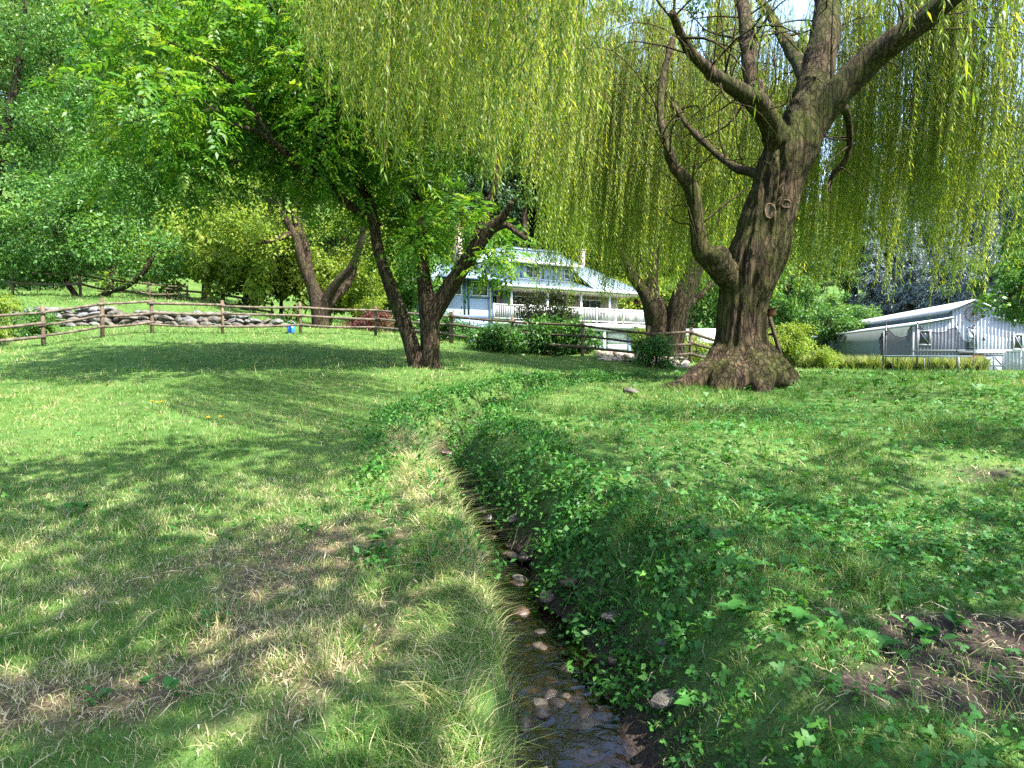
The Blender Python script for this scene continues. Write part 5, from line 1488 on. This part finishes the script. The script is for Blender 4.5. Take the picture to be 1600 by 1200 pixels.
# leafy tussocks spilling down the ditch sides
ib = np.r_[rg.integers(82, 157, 430), rg.integers(30, 82, 170)]; sgn = np.where(np.arange(len(ib)) < 430, np.where(rg.random(len(ib)) < .68, -1, 1), np.where(rg.random(len(ib)) < .25, -1, 1))
Dt = unit(np.gradient(STREAM[:, :2], axis=0))[ib]; Nt = np.c_[Dt[:, 1], -Dt[:, 0]]; of = sgn * np.where(np.arange(len(ib)) < 430, rg.uniform(.16, .95, len(ib)), rg.uniform(.28, 1.15, len(ib)))
bx_, by_ = STREAM[ib, 0] + Nt[:, 0] * of, STREAM[ib, 1] + Nt[:, 1] * of
tv, tf, tq = clump_leaves(rg, np.c_[bx_, by_, H(bx_, by_) + .03], np.where(np.arange(len(ib)) < 430, .16, .15) * rg.uniform(.6, 1.5, len(ib)), 70, .055, .031, up=.8)
obj_props(leaf_object('bank_plants', [(tv, tf, tq)], M['weed'], None, (0, 0, 0)), 'leafy green plants spilling down the sides of the ditch', 'bank plants', kind='stuff')

# broad leaved weeds (dock, plantain): rosettes
RV, RF, RR, rn0 = [], [], [], 0
spots = [(1125, 950, 4.6, .11), (1250, 935, 4.7, .10), (1150, 1010, 4.2, .11), (1290, 990, 4.2, .09), (1160, 1080, 3.7, .10), (1090, 1120, 3.5, .11), (1240, 1100, 3.6, .12), (1440, 1090, 3.55, .11), (1500, 1060, 3.7, .09), (1390, 1120, 3.4, .10), (930, 960, 4.9, .07), (890, 1000, 4.7, .07), (270, 1110, 3.1, .06), (230, 1080, 3.2, .05), (330, 1000, 3.8, .07), (150, 1100, 3.1, .05),
         (480, 830, 5.2, .08), (130, 790, 5.8, .1), (600, 880, 5.0, .08), (1380, 900, 4.8, .1), (1470, 880, 4.9, .1), (1560, 860, 5.0, .1), (1300, 860, 5.1, .1), (1200, 830, 5.6, .1), (1060, 1060, 4.1, .09), (1340, 620, 12.2, .2), (1465, 605, 13.5, .28), (1420, 600, 13.4, .22)]
for px, py, Y, s in spots:
    g0 = ground_at(px, Y); n = int(rg.integers(7, 13)); a = rg.uniform(0, 6.283, n); d = np.c_[np.cos(a), np.sin(a), rg.uniform(.25, 1.0, n)]
    base = g0 + np.c_[rg.normal(0, s * .35, (n, 2)), rg.uniform(.01, .05, n)]
    # two-segment broad leaves
    du = unit(d); sx = unit(np.cross(du, [0, 0, 1.])); l_ = s * rg.uniform(.7, 1.3, n)[:, None]; w_ = l_ * .42
    m1 = base + du * l_ * .5; m2 = base + du * l_ * .85 - np.array([0, 0, 1.]) * l_ * .1; tip = base + du * l_ * 1.1 - np.array([0, 0, 1.]) * l_ * .3
    V = np.stack([base, m1 + sx * w_ * .8, m1 - sx * w_ * .8, m2 + sx * w_ * .55, m2 - sx * w_ * .55, tip, m1 - np.array([0, 0, .25]) * w_, m2 - np.array([0, 0, .2]) * w_], 1).reshape(-1, 3)
    b0 = np.arange(n) * 8
    RF.append(np.concatenate([np.c_[b0 + q[0], b0 + q[1], b0 + q[2]] for q in ((0, 6, 1), (0, 2, 6), (1, 6, 7), (1, 7, 3), (2, 7, 6), (2, 4, 7), (3, 7, 5), (7, 4, 5))]) + rn0)
    RV.append(V); RR.append(np.repeat(np.clip(rg.normal(.45, .15, n), 0, 1), 8)); rn0 += len(V)
obj_props(mobj('broad_leaved_weeds', np_mesh('broad_leaved_weeds', np.concatenate(RV), [np.concatenate(RF)], M['weed'], np.concatenate(RR))), 'scattered broad leaved weeds standing in the grass and on the bank', 'weeds', kind='stuff')

# straw, dead leaves and cut grass lying about
n = 40000
x, y = scatter(rg, n, 2.2, 8.5); bad, z, sd = clear_mask(x, y); dr, di = dry_mask(x, y), dirt_mask(x, y)
kp = (~bad) & (rg.random(n) < .12 + .7 * dr + .5 * di + .3 * ((sd < 0) & (sd > -.7))); x, y, z = x[kp], y[kp], z[kp]; n = len(x)
a = rg.uniform(0, 6.283, n); ln = rg.exponential(.04, n) + .02; e = np.stack([x + np.cos(a) * ln, y + np.sin(a) * ln], 1); zm = H((x + e[:, 0]) / 2, (y + e[:, 1]) / 2); ze = H(e[:, 0], e[:, 1])
s = np.c_[-np.sin(a), np.cos(a), 0 * a] * (rg.uniform(.0012, .0032, n) + (rg.random(n) < .10) * .0035)[:, None]
lift = rg.uniform(.012, .045, n)
p0, p1, p2 = np.c_[x, y, z + lift], np.c_[(x + e[:, 0]) / 2 + rg.normal(0, .008, n), (y + e[:, 1]) / 2, zm + lift + .008], np.c_[e, ze + lift]
V = np.stack([p0 - s * .6, p0 + s * .6, p1 - s, p1 + s, p2], 1).reshape(-1, 3); b0 = np.arange(n) * 5
obj_props(mobj('straw_litter', np_mesh('straw_litter', V, [np.c_[b0, b0 + 1, b0 + 3, b0 + 2], np.c_[b0 + 2, b0 + 3, b0 + 4]], M['straw'], np.repeat(rg.random(n), 5))), 'dry straw and dead willow leaves strewn over the foreground', 'litter', kind='stuff')
# yellow dandelion heads on the lawn
dm = leaf_mat('dandelion', [(0, (.75, .5, .02)), (1, (.85, .65, .05))], .2, warm=(1, 1, .6))
for px, Y in ((245, 10.8), (238, 10.9), (252, 10.85), (326, 9.6), (345, 9.7)):
    g0 = ground_at(px, Y); d_ = thing('dandelion', 'yellow dandelion in bloom on the left lawn', 'flower', g0, group='dandelions on the left lawn')
    m_ = MB(); m_.tube([(0, 0, -.02), (.005, 0, .06), (0, .005, .12)], .004, 5); m_.build('stem', M['weed'], d_)
    nq = 26; a = rg.uniform(0, 6.283, nq); v, f, q = np.zeros(0), 0, 0
    V, Fq = leaf_quads(np.tile([0, 0, .12], (nq, 1)), np.c_[np.cos(a), np.sin(a), rg.uniform(.1, 1.2, nq)], np.tile([0, 0, 1.], (nq, 1)) + rg.normal(0, .1, (nq, 3)), np.full(nq, .035), np.full(nq, .014))
    leaf_object('petals', [(V, Fq, np.repeat(rg.random(nq), 4))], dm, d_, (0, 0, 0))
